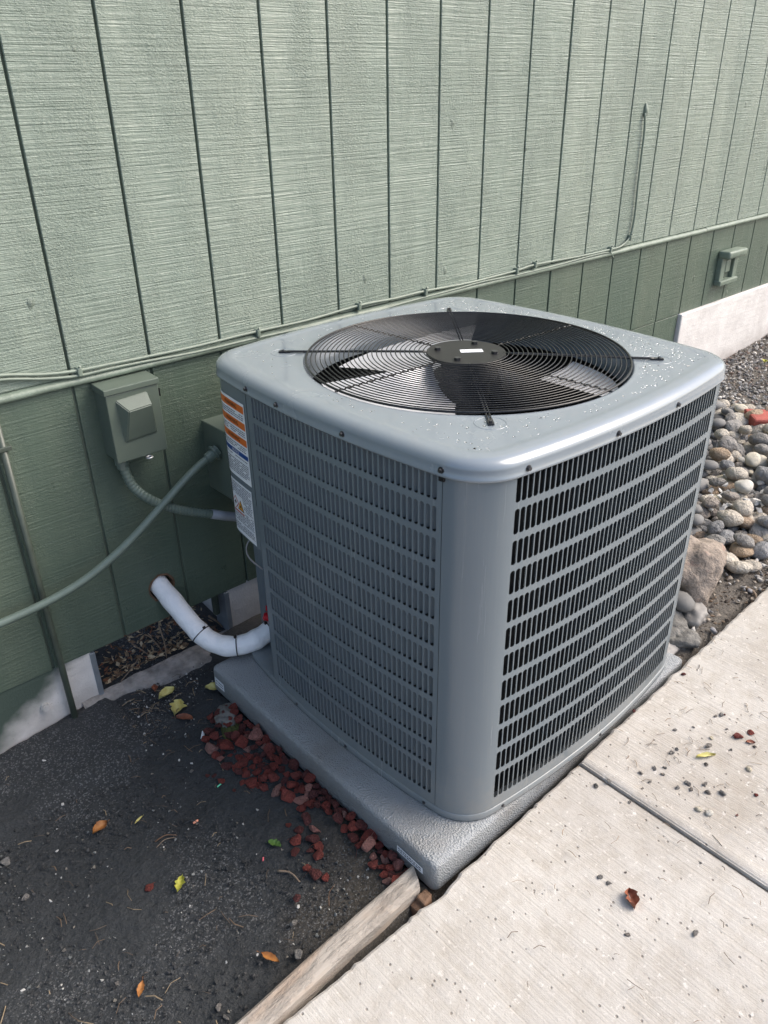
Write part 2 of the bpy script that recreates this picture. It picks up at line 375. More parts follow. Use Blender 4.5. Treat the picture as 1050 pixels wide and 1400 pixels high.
# ------------------------------------------------------------------ house wall
S=.2032; TRIM=.9294; LOWB=.178; FR=.567
house=empty('house_wall',(0,0,0),'green painted wood siding house wall on a pale concrete foundation','wall')
def board(x0,x1,z0,z1,y,mat,t=.016,bev=.0015):
    return box('siding_board',x0,x1,y,y+t,z0,z1,mat,house,bev,1)
holes=[]
for k in range(-14,40):
    g=.0034; a,b=k*S+g,(k+1)*S-g
    if k+1==8: b-=.0025
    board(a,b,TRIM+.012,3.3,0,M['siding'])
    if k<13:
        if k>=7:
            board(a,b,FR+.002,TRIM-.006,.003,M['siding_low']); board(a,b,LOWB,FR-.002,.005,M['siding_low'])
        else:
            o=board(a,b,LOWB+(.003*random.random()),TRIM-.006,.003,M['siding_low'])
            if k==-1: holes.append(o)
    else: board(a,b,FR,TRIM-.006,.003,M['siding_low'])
bk=mesh('sheathing',*(lambda x0,x1:([(x0,.0085,LOWB+.004),(2.64,.0085,LOWB+.004),(2.64,.0085,FR+.004),(x1,.0085,FR+.004),(x1,.0085,3.3),(x0,.0085,3.3),
  (x0,.12,LOWB+.004),(2.64,.12,LOWB+.004),(2.64,.12,FR+.004),(x1,.12,FR+.004),(x1,.12,3.3),(x0,.12,3.3)],
  [(0,1,2,3,4,5),(11,10,9,8,7,6),(0,6,7,1),(1,7,8,2),(2,8,9,3),(3,9,10,4),(4,10,11,5),(5,11,6,0)]))(-14*S,40*S),M['groove'],house)
bm=bmesh.new(); bm.from_mesh(bk.data); bmesh.ops.recalc_face_normals(bm,faces=bm.faces); bm.to_mesh(bk.data); bm.free()
holes.append(bk)
# ragged hole for the pipe
HC=Vector((-.073,0,.287))
def ragged_cut():
    v=[];f=[];n=22
    for y in (-.05,.10):
        for i in range(n):
            a=2*math.pi*i/n; r=.041+.006*noise.noise((math.cos(a)*2,math.sin(a)*2,4))+.002*random.uniform(-1,1)
            v.append((HC.x+r*math.cos(a)*.92,y,HC.z+r*math.sin(a)*1.0))
    f=[tuple(range(n)),tuple(range(n,2*n))[::-1]]+[(i,n+i,n+(i+1)%n,(i+1)%n) for i in range(n)]
    c=mesh('cut',v,f,None)
    bm=bmesh.new(); bm.from_mesh(c.data); bmesh.ops.recalc_face_normals(bm,faces=bm.faces); bm.to_mesh(c.data); bm.free()
    for o in holes:
        md=o.modifiers.new('b','BOOLEAN'); md.object=c; md.operation='DIFFERENCE'; md.solver='EXACT'
    dg=bpy.context.evaluated_depsgraph_get(); dg.update()
    for o in holes:
        nm=bpy.data.meshes.new_from_object(o.evaluated_get(dg)); o.modifiers.clear(); o.data=nm
    bpy.data.objects.remove(c)
    # torn wood fibre rim
    v=[];f=[];n=40
    for i in range(n+1):
        a=2*math.pi*i/n; r=.040+.004*noise.noise((math.cos(a)*2,math.sin(a)*2,4)); 
        for dr,y in ((.0035+.002*random.random(),-.0012),(-.001,-.0012-.003*random.random()),(-.003*random.random()-.002,.009)):
            v.append((HC.x+(r+dr)*math.cos(a)*.92,y+.003,HC.z+(r+dr)*math.sin(a)))
    for i in range(n):
        for k in range(2): q=i*3+k; f.append((q,q+1,q+4,q+3))
    mesh('torn_rim',v,f,M['freshwood'],house)
ragged_cut()
# flashing ledge between upper and lower sheets
def trimstrip(x0,x1,z,nm='flashing_strip'):
    v=[];f=[];n=int((x1-x0)/.05); pr=[(.010,-.010),(-.006,-.010),(-.0115,-.006),(-.0115,.0015),(-.004,.009),(.006,.011)]
    for i in range(n+1):
        x=x0+(x1-x0)*i/n; w=.0012*noise.noise((x*6,3,1))
        for y,dz in pr: v.append((x,y+w*.5,z+dz+w))
    m=len(pr)
    for i in range(n):
        for k in range(m-1): a=i*m+k; f.append((a,a+m,a+m+1,a+1))
    return mesh(nm,v,f,M['trim'],house,True)
trimstrip(-14*S,.31,TRIM); trimstrip(.312,2.75,TRIM-.001); trimstrip(2.752,40*S,TRIM)
# foundation
OX0,OX1,OZ0=-.305,.130,.034
box('foundation',-3,OX0,.006,.22,-.4,LOWB+.002,M['concrete'],house,.003)
box('foundation',OX1,2.62,.006,.22,-.4,LOWB+.002,M['concrete'],house,.003)
box('vent_sill',OX0+.0005,OX1-.0005,.009,.30,-.4,OZ0-.012,M['concrete'],house,.003)
box('foundation',2.6425,9,-.014,.22,-.4,FR-.001,M['concrete'],house,.006)
box('vent_lintel',OX0+.001,OX1-.001,.03,.07,LOWB-.018,LOWB+.02,M['freshwood'],house)
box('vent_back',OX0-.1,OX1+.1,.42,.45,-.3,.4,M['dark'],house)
box('vent_jamb',OX0-.004,OX0+.010,.001,.07,OZ0-.03,LOWB-.003,M['metal_flash'],house,.001)
box('vent_jamb',OX1-.012,OX1+.004,.001,.07,OZ0-.012,LOWB-.003,M['metal_flash'],house,.001)
# patched boards/anchor stub
cyl('anchor_bolt',(-.455,.002,.075),(0,-1,0),.012,.016,M['concrete'],house,12,.003)
cyl('anchor_bolt',(.098,.028,.135),(0,0,1),.011,.075,M['pipeg'],house,12,.002)
# sloping concrete footing below the opening
def apron():
    v=[];f=[];n=40;m=9
    for i in range(n+1):
        t=i/n; x=-.36+.60*t; wd=.014+.13*max(0,min(1,(t-.06)/.7))**1.1+.022*noise.noise((x*11,0,0))
        for k in range(m):
            q=k/(m-1); y=.012-(wd+.012)*q; z=.037-.017*q*q+.006*noise.noise((x*22,y*22,2)) - (0.07 if k==m-1 else 0)+(-.006*(1-t))
            v.append((x,y,z))
    for i in range(n):
        for k in range(m-1): a=i*m+k; f.append((a,a+1,a+m+1,a+m))
    mesh('footing',v,f,M['apron'],house,True)
apron()

# ------------------------------------------------------------------ condenser
CX,CY=.4787,-.6268; UW,UD=.92,.9317; ZB,ZT,ZL=.1179,.951,.9854; UR=.1104; BOW=.0247; FANR=.371
def outline(off=0,ns=48,nc=20):
    pts=[]; marks=[]
    for k in range(4):
        a=k*math.pi/2-math.pi/2; c,c2=((UD/2,UW/2),(UW/2,UD/2))[k%2]; h=c2-UR
        ca,sa=math.cos(a),math.sin(a)
        marks.append(len(pts))
        for i in range(ns):
            t=-h+2*h*i/(ns-1); d=c-BOW*(t/h)**2+off; pts.append((ca*d-sa*t,sa*d+ca*t))
        marks.append(len(pts)-1)
        th=math.atan(2*BOW/h)
        th2=math.atan(2*BOW/(c-UR))
        P0=Vector((c-BOW+off,h)); T0=Vector((-math.sin(th),math.cos(th))); P1=Vector((c-UR,c2-BOW+off)); T1=Vector((-math.cos(th2),math.sin(th2)))
        L=(P1-P0).length*1.1
        for j in range(1,nc+1):
            t=j/(nc+1); q=(2*t**3-3*t*t+1)*P0+(t**3-2*t*t+t)*L*T0+(-2*t**3+3*t*t)*P1+(t**3-t*t)*L*T1
            pts.append((ca*q.x-sa*q.y,sa*q.x+ca*q.y))
    return pts,marks
OUT,MK=outline()
ARC=[0]
for i in range(len(OUT)):
    a,b=OUT[i],OUT[(i+1)%len(OUT)]; ARC.append(ARC[-1]+math.hypot(b[0]-a[0],b[1]-a[1]))
PER=ARC[-1]
import bisect
def per(s,off=0):
    s%=PER; i=min(bisect.bisect_right(ARC,s)-1,len(OUT)-1); t=(s-ARC[i])/(ARC[i+1]-ARC[i]); n=len(OUT)
    a,b=OUT[i],OUT[(i+1)%n]
    def tan(j): p,q=OUT[(j-1)%n],OUT[(j+1)%n]; return Vector((q[0]-p[0],q[1]-p[1])).normalized()
    tg=(tan(i)*(1-t)+tan((i+1)%n)*t).normalized(); nm=Vector((tg.y,-tg.x))
    return Vector((CX+a[0]*(1-t)+b[0]*t+nm.x*off,CY+a[1]*(1-t)+b[1]*t+nm.y*off)),tg,nm
def p3(s,z,off=0):
    p,_,_=per(s,off); return Vector((p.x,p.y,z))
def s_of(side,val):   # side 0 front by x, 3 left by y
    i0,i1=MK[side*2],MK[side*2+1]
    for i in range(i0,i1):
        a,b=OUT[i],OUT[i+1]
        if side==0 and CX+a[0]<=val<=CX+b[0]: return ARC[i]+(val-CX-a[0])/(b[0]-a[0])*(ARC[i+1]-ARC[i])
        if side==3 and CY+a[1]>=val>=CY+b[1]: return ARC[i]+(val-CY-a[1])/(b[1]-a[1])*(ARC[i+1]-ARC[i])
    return ARC[i1]
ac=empty('air_conditioner_condenser',(CX,CY,ZB),'grey louvred outdoor air conditioner condenser with black round fan grille on top','air conditioner')
ROWP,ROWT,SLH,PITCH,SLW=.0645,.9462,.0520,.0140,.0118
def rows():
    R_=[]
    for i in range(12):
        t=ROWT-ROWP*i; b=t-SLH if i<11 else .166
        R_.append((t,b))
    return R_
def grid(s0,s1,z0,z1,ns,off=0,nz=1):
    v=[];f=[]
    for j in range(nz+1):
        for i in range(ns+1): v.append(p3(s0+(s1-s0)*i/ns,z0+(z1-z0)*j/nz,off))
    for j in range(nz):
        for i in range(ns): a=j*(ns+1)+i; f.append((a,a+1,a+ns+2,a+ns+1))
    return v,f
VANES=[]
def louver_panel(s0,s1,a,b,zlo,zhi,SLW,name='louver_panel'):
    """sheet from s0..s1 with slots between a..b"""
    v=[];f=[]
    def add(q):
        n=len(v); v.extend(q[0]); f.extend([tuple(n+i for i in t) for t in q[1]])
    n=max(1,int(round((b-a)/PITCH))); pt=(b-a)/n; rr=rows()
    zt=rr[0][0]+.004; zb=rr[-1][1]-.006
    add(grid(s0,a,zlo,zhi,max(2,int((a-s0)/.012)),0,1)); add(grid(b,s1,zlo,zhi,max(2,int((s1-b)/.012)),0,1))
    add(grid(a,b,zt,zhi,n)); add(grid(a,b,zlo,zb,n))
    for ri,(t,bt) in enumerate(rr):
        ct=zt if ri==0 else (rr[ri-1][1]+t)/2; cb=zb if ri==11 else (bt+rr[ri+1][0])/2
        for c in range(n):
            sc=a+pt*(c+.5); hw=SLW/2; ring=[];outr=[]
            for k in range(16):
                q=2*math.pi*(k+.5)/16; dx=hw*math.cos(q); dz=hw*math.sin(q)
                zc=(t-hw) if dz>0 else (bt+hw)
                ring.append((sc+dx,zc+dz))
                # outer point
                if k in (14,15,0,1): outr.append((sc+pt/2,{14:cb,15:bt+hw*.6,0:t-hw*.6,1:ct}[k]))
                elif k in (6,7,8,9): outr.append((sc-pt/2,{6:ct,7:t-hw*.6,8:bt+hw*.6,9:cb}[k]))
                elif k in (2,3,4,5): outr.append((sc+pt/2*(1-2*(k-1)/5),ct))
                else: outr.append((sc-pt/2*(1-2*(k-9)/5),cb))
            nb=len(v); v.extend([p3(*q) for q in ring]+[p3(*q) for q in outr])
            for k in range(16): j=(k+1)%16; f.append((nb+k,nb+16+k,nb+16+j,nb+j))
            nb=len(v); v.extend([p3(*q,-.0001) for q in ring]+[p3(*q,-.0010) for q in ring])
            for k in range(16): j=(k+1)%16; f.append((nb+k,nb+j,nb+16+j,nb+16+k))
            VANES.append((name,sc,(t+bt)/2,t-bt,SLW))
    return v,f
def panel(s0,s1,a,b,slw=.0118,zlo=ZB+.012,zhi=ZT-.001):
    v,f=louver_panel(s0,s1,a,b,zlo,zhi,slw); k=len(VANES)
    return mesh('louver_panel',v,f,M['unit'],ac,True)
sF0=ARC[MK[7]]-PER-.004     # seam on the left side of the near corner
sF_a=s_of(0,.1315); sF_b=s_of(0,.818)
sF1=ARC[MK[2]]+.0
sL_post=s_of(3,-.385); sL_a=s_of(3,-.408)-.0; sL_b=ARC[MK[7]]-.014
VANES.clear(); front=panel(sF0+.0006,sF1,sF_a,sF_b); vf=list(VANES)
VANES.clear(); left=panel(sL_post,sF0+PER-.0006,sL_a,sL_b,.0100); vl=list(VANES)
VANES.clear(); right=panel(sF1+.003,ARC[MK[4]]-.0,ARC[MK[2]]+.06,ARC[MK[3]]-.03); vr=list(VANES)
VANES.clear(); back=panel(ARC[MK[4]]+.003,ARC[MK[5]],ARC[MK[4]]+.06,ARC[MK[5]]-.10); vb=list(VANES)
front['label']='front louvred panel with plain rounded corner'; left['label']='left side louvred panel whose slats face the near corner'
# slats: bent inward from the -s edge of each slot
def vane_vf(h,SLW):
    v=[];f=[];n=5
    for i in range(n):
        u=i/(n-1); s=-SLW/2-.0004+(SLW*.92)*u; d=.0036+.0115*u**1.1
        if SLW<.011: d=0 if i==0 else .0042+.012*((i-1)/(n-2)); s=-SLW/2+(.0002 if i<2 else SLW*.95*(i-1)/(n-2))
        for z in (-h/2+.0012,h/2-.0006): v.append((s,-d-.0003,z))
    for i in range(n-1): a=2*i; f.append((a,a+2,a+3,a+1))
    return v,f
VM={}
def vane_mesh(h,w_):
    k=(round(h,3),w_)
    if k not in VM:
        v,f=vane_vf(h,w_); m=bpy.data.meshes.new('slat'); m.from_pydata(v,[],f); m.polygons.foreach_set('use_smooth',[True]*len(m.polygons)); m.materials.append(M['unit']); VM[k]=m
    return VM[k]
def vane_matrix(sc,zc):
    p,tg,nm=per(sc); return Matrix(((tg.x,nm.x,0,p.x),(tg.y,nm.y,0,p.y),(0,0,1,zc),(0,0,0,1)))
PINV=Matrix.Translation(-Vector((CX,CY,ZB)))
def vanes(lst,par,single):
    lst=sorted(lst,key=lambda q:(p3(q[1],q[2])-CAM).length)
    for q in lst[:single]:
        o=bpy.data.objects.new('slat',vane_mesh(q[3],q[4])); COL.objects.link(o); o.parent=par
        o.matrix_parent_inverse=PINV; o.matrix_basis=vane_matrix(q[1],q[2])@Matrix.Rotation(random.gauss(0,.05),4,'Z')
        o.matrix_parent_inverse=Matrix.Identity(4); 
    v=[];f=[]
    for q in lst[single:]:
        vv,ff=vane_vf(q[3],q[4]); mt=vane_matrix(q[1],q[2])@Matrix.Rotation(random.gauss(0,.05),4,'Z'); n=len(v); v+=[mt@Vector(a) for a in vv]; f+=[tuple(n+i for i in t) for t in ff]
    if v: tag(child('slats',v,f,M['unit'],par,True),kind='stuff')
def child(name,v,f,mat,par,smooth=False):
    """sub-part of a part: world coordinates, parts themselves sit at the thing's origin with an inverse"""
    m=bpy.data.meshes.new(name); m.from_pydata([tuple(a) for a in v],[],f); m.update()
    if smooth: m.polygons.foreach_set('use_smooth',[True]*len(m.polygons))
    m.materials.append(mat); o=bpy.data.objects.new(name,m); COL.objects.link(o); o.parent=par
    return o
vanes(vf,front,150); vanes(vl,left,150); vanes(vr,right,0); vanes(vb,back,0)
# access post on the back-left corner (upper part only)
POST0=.535
sP0=ARC[MK[5]]+.002; sP1=sL_post-.002
v,f=grid(sP0,sP1,POST0,ZT-.001,28,0,6); post=mesh('access_panel',v,f,M['unit'],ac,True)
v,f=grid(sP0,sP1,POST0,POST0+.001,28,0,1)
lip=[p3(sP0+(sP1-sP0)*i/28,POST0,0) for i in range(29)]+[p3(sP0+(sP1-sP0)*i/28,POST0,-.02) for i in range(29)]
child('panel_lip',lip,[(i,i+1,i+30,i+29) for i in range(28)],M['unit'],post)
# recessed valve compartment below
pa,pb=per(sP0)[0],per(sP1)[0]; inn=Vector((pa.x*.5+pb.x*.5+.075,pa.y*.5+pb.y*.5-.075))
vv=[(pb.x,pb.y,ZB+.012),(pb.x+.05,pb.y+.002,ZB+.012),(inn.x+.02,inn.y-.0,ZB+.012),(pa.x,pa.y-.05,ZB+.012),(pa.x,pa.y,ZB+.012)]
v=vv+[(a,b,POST0+.03) for a,b,_ in vv]; mesh('valve_compartment',v,[(i,i+1,i+6,i+5) for i in range(4)],M['unit'],ac)
# exposed inner flange of the left panel
v,f=grid(sL_post,sL_post+.001,ZB+.012,POST0,1,0,1)
q0=per(sL_post)[0]; mesh('edge_flange',[(q0.x,q0.y,ZB+.012),(q0.x+.022,q0.y+.004,ZB+.012),(q0.x+.022,q0.y+.004,POST0),(q0.x,q0.y,POST0)],[(0,1,2,3)],M['unit'],ac)
# coil behind louvres
def ringwall(off,z0,z1,n,mat,name,parent,smooth=True,sa=0,sb=None):
    v=[];f=[]
    for i in range(n):
        s=PER*i/n; v+=[p3(s,z0,off),p3(s,z1,off)]
    for i in range(n): a=2*i;b=2*((i+1)%n); f.append((a,b,b+1,a+1))
    return mesh(name,v,f,mat,parent,smooth)
def coil():
    v=[];f=[];n=150; a=ARC[MK[7]]-PER-.62; b=ARC[MK[5]]-.02
    for i in range(n+1):
        s=a+(b-a)*i/n; v+=[p3(s,ZB+.02,-.030),p3(s,.945,-.030)]
    for i in range(n): q=2*i; f.append((q,q+2,q+3,q+1))
    mesh('coil',v,f,M['coil'],ac,True)
coil()
# base pan
def rings(name,prof,n,mat,par,smooth=True,mk=mesh):
    """prof list of (offset,z)"""
    v=[];f=[]
    for off,z in prof:
        for i in range(n): v.append(p3(PER*i/n,z,off))
    for j in range(len(prof)-1):
        for i in range(n): f.append((j*n+i,j*n+(i+1)%n,(j+1)*n+(i+1)%n,(j+1)*n+i))
    return v,f
v,f=rings('base_pan',[(-.03,ZB-.0005),(.0015,ZB),(.0025,ZB+.004),(.0025,ZB+.018),(.0005,ZB+.0195),(-.03,ZB+.020)],200,M['unit'],ac)
f.append(tuple(range(5*200,6*200)))
mesh('base_pan',v,f,M['unit'],ac,True)
# lid
def resamp(off,z,n):
    # polar resample of outline with offset
    pts=[]
    for i in range(800):
        p,_,nm=per(PER*i/800); pts.append((p.x+nm.x*off-CX,p.y+nm.y*off-CY))
    ang=sorted((math.atan2(y,x)%(2*math.pi),math.hypot(x,y)) for x,y in pts)
    A=[a for a,_ in ang]; out=[]
    for i in range(n):
        t=2*math.pi*i/n; j=bisect.bisect_left(A,t)%len(A); a0,r0=ang[j-1]; a1,r1=ang[j]
        d=(a1-a0)%(2*math.pi); u=((t-a0)%(2*math.pi))/d if d>1e-9 else 0
        r=r0+(r1-r0)*u; out.append(Vector((CX+r*math.cos(t),CY+r*math.sin(t),z)))
    return out
NL=240
prof=[(.002,ZT-.004),(.0062,ZT-.0045),(.0072,ZT-.002),(.0068,ZT+.001),(.0055,ZT+.0025),(.0052,ZT+.0155)]+[(.0052-.027*(1-math.cos(R(q))),ZT+.0155+.0185*math.sin(R(q))) for q in (12,28,45,62,78,88)]+[(-.028,ZT+.0346),(-.036,ZT+.0346),(-.040,ZT+.0338),(-.050,ZT+.0335)]
v=[];f=[]
for off,z in prof: v+=resamp(off,z,NL)
base=v[-NL:]
nr=len(prof)
def lip_r(t): return [Vector((CX+t*math.cos(2*math.pi*i/NL),CY+t*math.sin(2*math.pi*i/NL),0)) for i in range(NL)]
for q in (.25,.5,.75):
    c=lip_r(FANR+.006); v+=[Vector((b.x+(a.x-b.x)*q,b.y+(a.y-b.y)*q,ZT+.0335)) for a,b in zip(c,base)]; nr+=1
for r,z in ((FANR+.010,ZT+.0337),(FANR+.006,ZT+.0345),(FANR+.002,ZT+.0338),(FANR,ZT+.030),(FANR-.0005,ZT+.012),(FANR+.003,ZT-.045)):
    v+=[Vector((a.x,a.y,z)) for a in lip_r(r)]; nr+=1
for j in range(nr-1):
    for i in range(NL): f.append((j*NL+i,j*NL+(i+1)%NL,(j+1)*NL+(i+1)%NL,(j+1)*NL+i))
lid=mesh('lid',v,f,M['lid'],ac,True)
ZLT=ZT+.0335
# embossed dimples under the four grille feet
# screws round the lid flange
def screw(p,n,par,r=.0042,h=.005):
    bm=bmesh.new(); bmesh.ops.create_cone(bm,cap_ends=True,segments=6,radius1=r,radius2=r*.95,depth=h); 
    bmesh.ops.translate(bm,verts=bm.verts,vec=(0,0,h*.5))
    b2=bmesh.ops.create_cone(bm,cap_ends=True,segments=14,radius1=r*1.55,radius2=r*1.45,depth=.0012)
    bm.transform(Matrix.Translation(p)@Vector(n).to_track_quat('Z','Y').to_matrix().to_4x4())
    m=bpy.data.meshes.new('screw'); bm.to_mesh(m); bm.free(); m.materials.append(M['steel']); o=bpy.data.objects.new('screw',m); COL.objects.link(o); o.parent=par; return o
def screws():
    ss=[]
    for u,vv in ((340,528),(386,550),(476,589),(599,634)):
        p=at(u,vv,0,CX-UW/2+.012); ss.append(s_of(3,p.y) if p.y>-1.0 else s_of(3,p.y))
    for u,vv in ((726,637),(835,595),(917,557)):
        p=at(u,vv,1,CY-UD/2+.012); ss.append(s_of(0,p.x))
    ss.append(sF1+.04)
    for s in ss+[ARC[MK[2]]+q for q in (.18,.4,.6)]:
        p,_,nm=per(s,.0055); screw(Vector((p.x,p.y,ZT+.008)),Vector((nm.x,nm.y,0)),lid)
    for s in [s_of(0,.16),s_of(0,.5),s_of(3,-.95),s_of(3,-.7),s_of(3,-.5)]:
        p,_,nm=per(s,.0025); screw(Vector((p.x,p.y,ZB+.011)),Vector((nm.x,nm.y,0)),ac_base,.003,.003)
ac_base=bpy.data.objects['base_pan']; screws()
# little black clip over the corner seam
p,tg,nm=per(sF0+.0,.002); 
bmc=boxbm(-.006,.006,-.002,.003,-.004,.004,.0008); bmc.transform(Matrix(((tg.x,nm.x,0,p.x),(tg.y,nm.y,0,p.y),(0,0,1,ZT-.010),(0,0,0,1)))); frombm('seam_clip',bmc,M['black'],ac)
# dark seam strip behind the panel gap
v,f=grid(sF0-.003,sF0+.003,ZB+.02,ZT,1,-.002); mesh('seam_gap',v,f,M['dark'],ac)

# fan
grille=cyl('fan_grille_hub',(CX,CY,ZLT+.0055),(0,0,1),.092,.007,M['hub'],ac,48,.0015)
NRING=26
ringmesh=[]
for i in range(NRING):
    r=.098+(FANR-.003-.098)*i/(NRING-1)
    n=96; z=ZLT+.004+.006*(1-((r-.09)/.28)**2)
    P=[Vector((CX+r*math.cos(2*math.pi*k/n),CY+r*math.sin(2*math.pi*k/n),z)) for k in range(n)]
    v,f=tubevf(P,.0013 if i<NRING-1 else .0026,6,closed=True); mesh('grille_ring',v,f,M['black'],ac,True)
def ang_of(u,v):
    p=at(u,v,2,ZLT); return math.atan2(p.y-CY,p.x-CX),math.hypot(p.x-CX,p.y-CY)
LONG=[ang_of(386,482),ang_of(902,492),ang_of(671,580),ang_of(615,427)]
for a,r in LONG:
    d=Vector((math.cos(a),math.sin(a),0)); c=Vector((CX,CY,0)); t=Vector((-d.y,d.x,0))
    r=max(.41,min(.455,r))
    for sg in (-1,1):
        P=[c+d*.085+t*sg*.0032+Vector((0,0,ZLT+.0075)),c+d*.2+t*sg*.0032+Vector((0,0,ZLT+.0065)),c+d*(FANR)+t*sg*.0032+Vector((0,0,ZLT+.0035)),c+d*(r-.012)+t*sg*.003+Vector((0,0,ZLT+.003))]
        tube('grille_spoke',crom(P,4),.0018,M['black'],ac,6)
    bm=boxbm(-.016,.012,-.006,.006,0,.0035,.001); bm.transform(Matrix(((d.x,t.x,0,CX+d.x*(r-.004)),(d.y,t.y,0,CY+d.y*(r-.004)),(0,0,1,ZLT+.0005),(0,0,0,1)))); frombm('grille_foot',bm,M['black'],ac)
    screw(c+d*(r-.002)+Vector((0,0,ZLT+.003)),Vector((0,0,1)),lid,.0038,.004)
    # raised emboss around the foot
    P=[c+d*(r-.004+.030*math.cos(q))+t*(.030*math.sin(q))+Vector((0,0,ZLT-.0004)) for q in [2*math.pi*k/40 for k in range(40)]]
    vv,ff=tubevf(P,.0011,6,closed=True); child('foot_emboss',vv,ff,M['lid'],lid,True)
for k in range(4):
    a=(LONG[k][0]+[math.pi/4]*4[0] if False else LONG[k][0])+math.pi/4
    d=Vector((math.cos(a),math.sin(a),0)); t=Vector((-d.y,d.x,0)); c=Vector((CX,CY,0))
    P=[]
    for j in range(60):
        q=.09+(FANR+.004-.09)*j/59; P.append(c+d*q+t*(.0016*math.cos(j*1.6))+Vector((0,0,ZLT+.0030+.0018*math.sin(j*1.6))))
    tube('grille_spoke',P,.0019,M['black'],ac,6)
    for hs in (1,): cyl('hub_nut',c+Vector((math.cos(a+.5)*.066,math.sin(a+.5)*.066,ZLT+.0115)),(0,0,1),.008,.007,M['steel'],ac,6)
lab=boxbm(-.026,.026,-.011,.011,0,.0006); lab.transform(Matrix.Translation((CX+.012,CY-.006,ZLT+.0091))@Matrix.Rotation(R(-38),4,'Z')); frombm('hub_label',lab,M['white'],ac)
cyl('motor',(CX,CY,ZLT-.10),(0,0,1),.058,.16,M['dark'],ac,32,.006)
def blade(a0):
    v=[];f=[];nr_,na=10,8
    for i in range(nr_):
        q=i/(nr_-1); r=.085+.262*q; wd=R(52+20*q)
        for j in range(na):
            u=j/(na-1)-.5; a=a0+u*wd+R(10)*q; z=ZLT-.050-u*(.085)*(.9-.25*q)-.012*(1-4*u*u)
            v.append((CX+r*math.cos(a),CY+r*math.sin(a),z))
    for i in range(nr_-1):
        for j in range(na-1): a=i*na+j; f.append((a,a+na,a+na+1,a+1))
    mesh('fan_blade',v,f,M['blade'],ac,True)
for k in range(3): blade(R(184+120*k))
cyl('fan_spider',(CX,CY,ZLT-.045),(0,0,1),.075,.008,M['dark'],ac,24,.002)
# inner floor of the cabinet
cyl('inner_floor',(CX,CY,ZB+.03),(0,0,1),.42,.004,M['dark'],ac,32)
# labels on the access panel
LB1=(sP1-.012-.135,sP1-.012); 
def on_post(u,v,off): return p3(u,v,off)
def label(z0,z1,s0,s1,name):
    v,f=grid(s0,s1,z0,z1,14,.0012,1); return child(name,v,f,M['white'],post,True)
def patch(par,s0,s1,z0,z1,mat,name='print',off=.0016):
    v,f=grid(s0,s1,z0,z1,8,off,1); return child(name,v,f,mat,post,True)
def dashes(s0,s1,z0,z1,lh,mat,skip=()):
    v=[];f=[]; z=z1-lh
    while z>z0+lh*.5:
        s=s0
        while s<s1-.004:
            wd=random.uniform(.004,.014); e=min(s+wd,s1)
            if random.random()<.9 and not any(a<=s<=b and c<=z<=d for a,b,c,d in skip):
                n=len(v); v+=[p3(s,z,.0018),p3(e,z,.0018),p3(e,z+lh*.42,.0018),p3(s,z+lh*.42,.0018)]; f.append((n,n+1,n+2,n+3))
            s=e+.002
        if random.random()<.12: z-=lh
        z-=lh
    return child('printed_text',v,f,mat,post)
def textpost(txt,size,sc,zc,mat):
    cu=bpy.data.curves.new('t','FONT'); cu.body=txt; cu.size=size; cu.align_x='CENTER'; cu.align_y='CENTER'
    o=bpy.data.objects.new('t',cu); COL.objects.link(o); dg=bpy.context.evaluated_depsgraph_get(); m=bpy.data.meshes.new_from_object(o.evaluated_get(dg)); bpy.data.objects.remove(o)
    v=[p3(sc+a.co.x,zc+a.co.y,.0022) for a in m.vertices]; f=[tuple(p.vertices) for p in m.polygons]
    child('lettering',v,f,mat,post)
a,b=LB1
label(.705,.912,a,b,'warning_label')
zz=.905
for i in range(3):
    patch(None,a+.002,b-.003,zz-.018,zz,M['orange']); textpost('WARNING',.013,(a+b)/2,zz-.009,M['inkb'])
    dashes(a+.005,b-.006,zz-.040,zz-.020,.0052,M['ink']); zz-.0
    zz-=.041
patch(None,a+.002,b-.003,zz-.012,zz,M['blue']); textpost('NOTICE',.010,(a+b)/2,zz-.006,M['white'])
dashes(a+.005,b-.006,.709,zz-.014,.0052,M['ink'])
a2,b2=a+.012,b-.006
label(.530+.010,.690,a2,b2,'hazard_label')
dashes(a2+.004,b2-.004,.545,.687,.0050,M['ink'],skip=((a2,a2+.062,.600,.648),))
def tri(sc,zc,h,mat,off):
    child('hazard_symbol',[p3(sc-h*.58,zc-h/2,off),p3(sc+h*.58,zc-h/2,off),p3(sc,zc+h/2,off)],[(0,1,2)],mat,post)
tri(a2+.048,.625,.030,M['inkb'],.0017); tri(a2+.048,.6245,.024,M['yellow'],.0021); tri(a2+.048,.623,.008,M['inkb'],.0024)
def dia(sc,zc,h,mat,off): child('hazard_symbol',[p3(sc-h,zc,off),p3(sc,zc-h,off),p3(sc+h,zc,off),p3(sc,zc+h,off)],[(0,1,2,3)],mat,post)
dia(a2+.020,.626,.018,M['redink'],.0017); dia(a2+.020,.626,.0145,M['white'],.0020); dia(a2+.020,.626,.006,M['inkb'],.0023)
patch(None,a2+.006,a2+.064,.601,.605,M['redink'])
# valve caps and wire by the pipe entry
cyl('valve_cap',(.118,-.245,.218),(-.6,.5,.3),.012,.034,M['redcap'],ac,14,.003); cyl('valve_cap',(.135,-.232,.235),(-.7,.4,.1),.011,.03,M['redcap'],ac,14,.003)
tube('thin_wire',crom([(.108,-.30,.545),(.062,-.272,.50),(.060,-.268,.455),(.085,-.29,.415),(.11,-.30,.39)],8),.0022,M['cgrey'],ac,6)
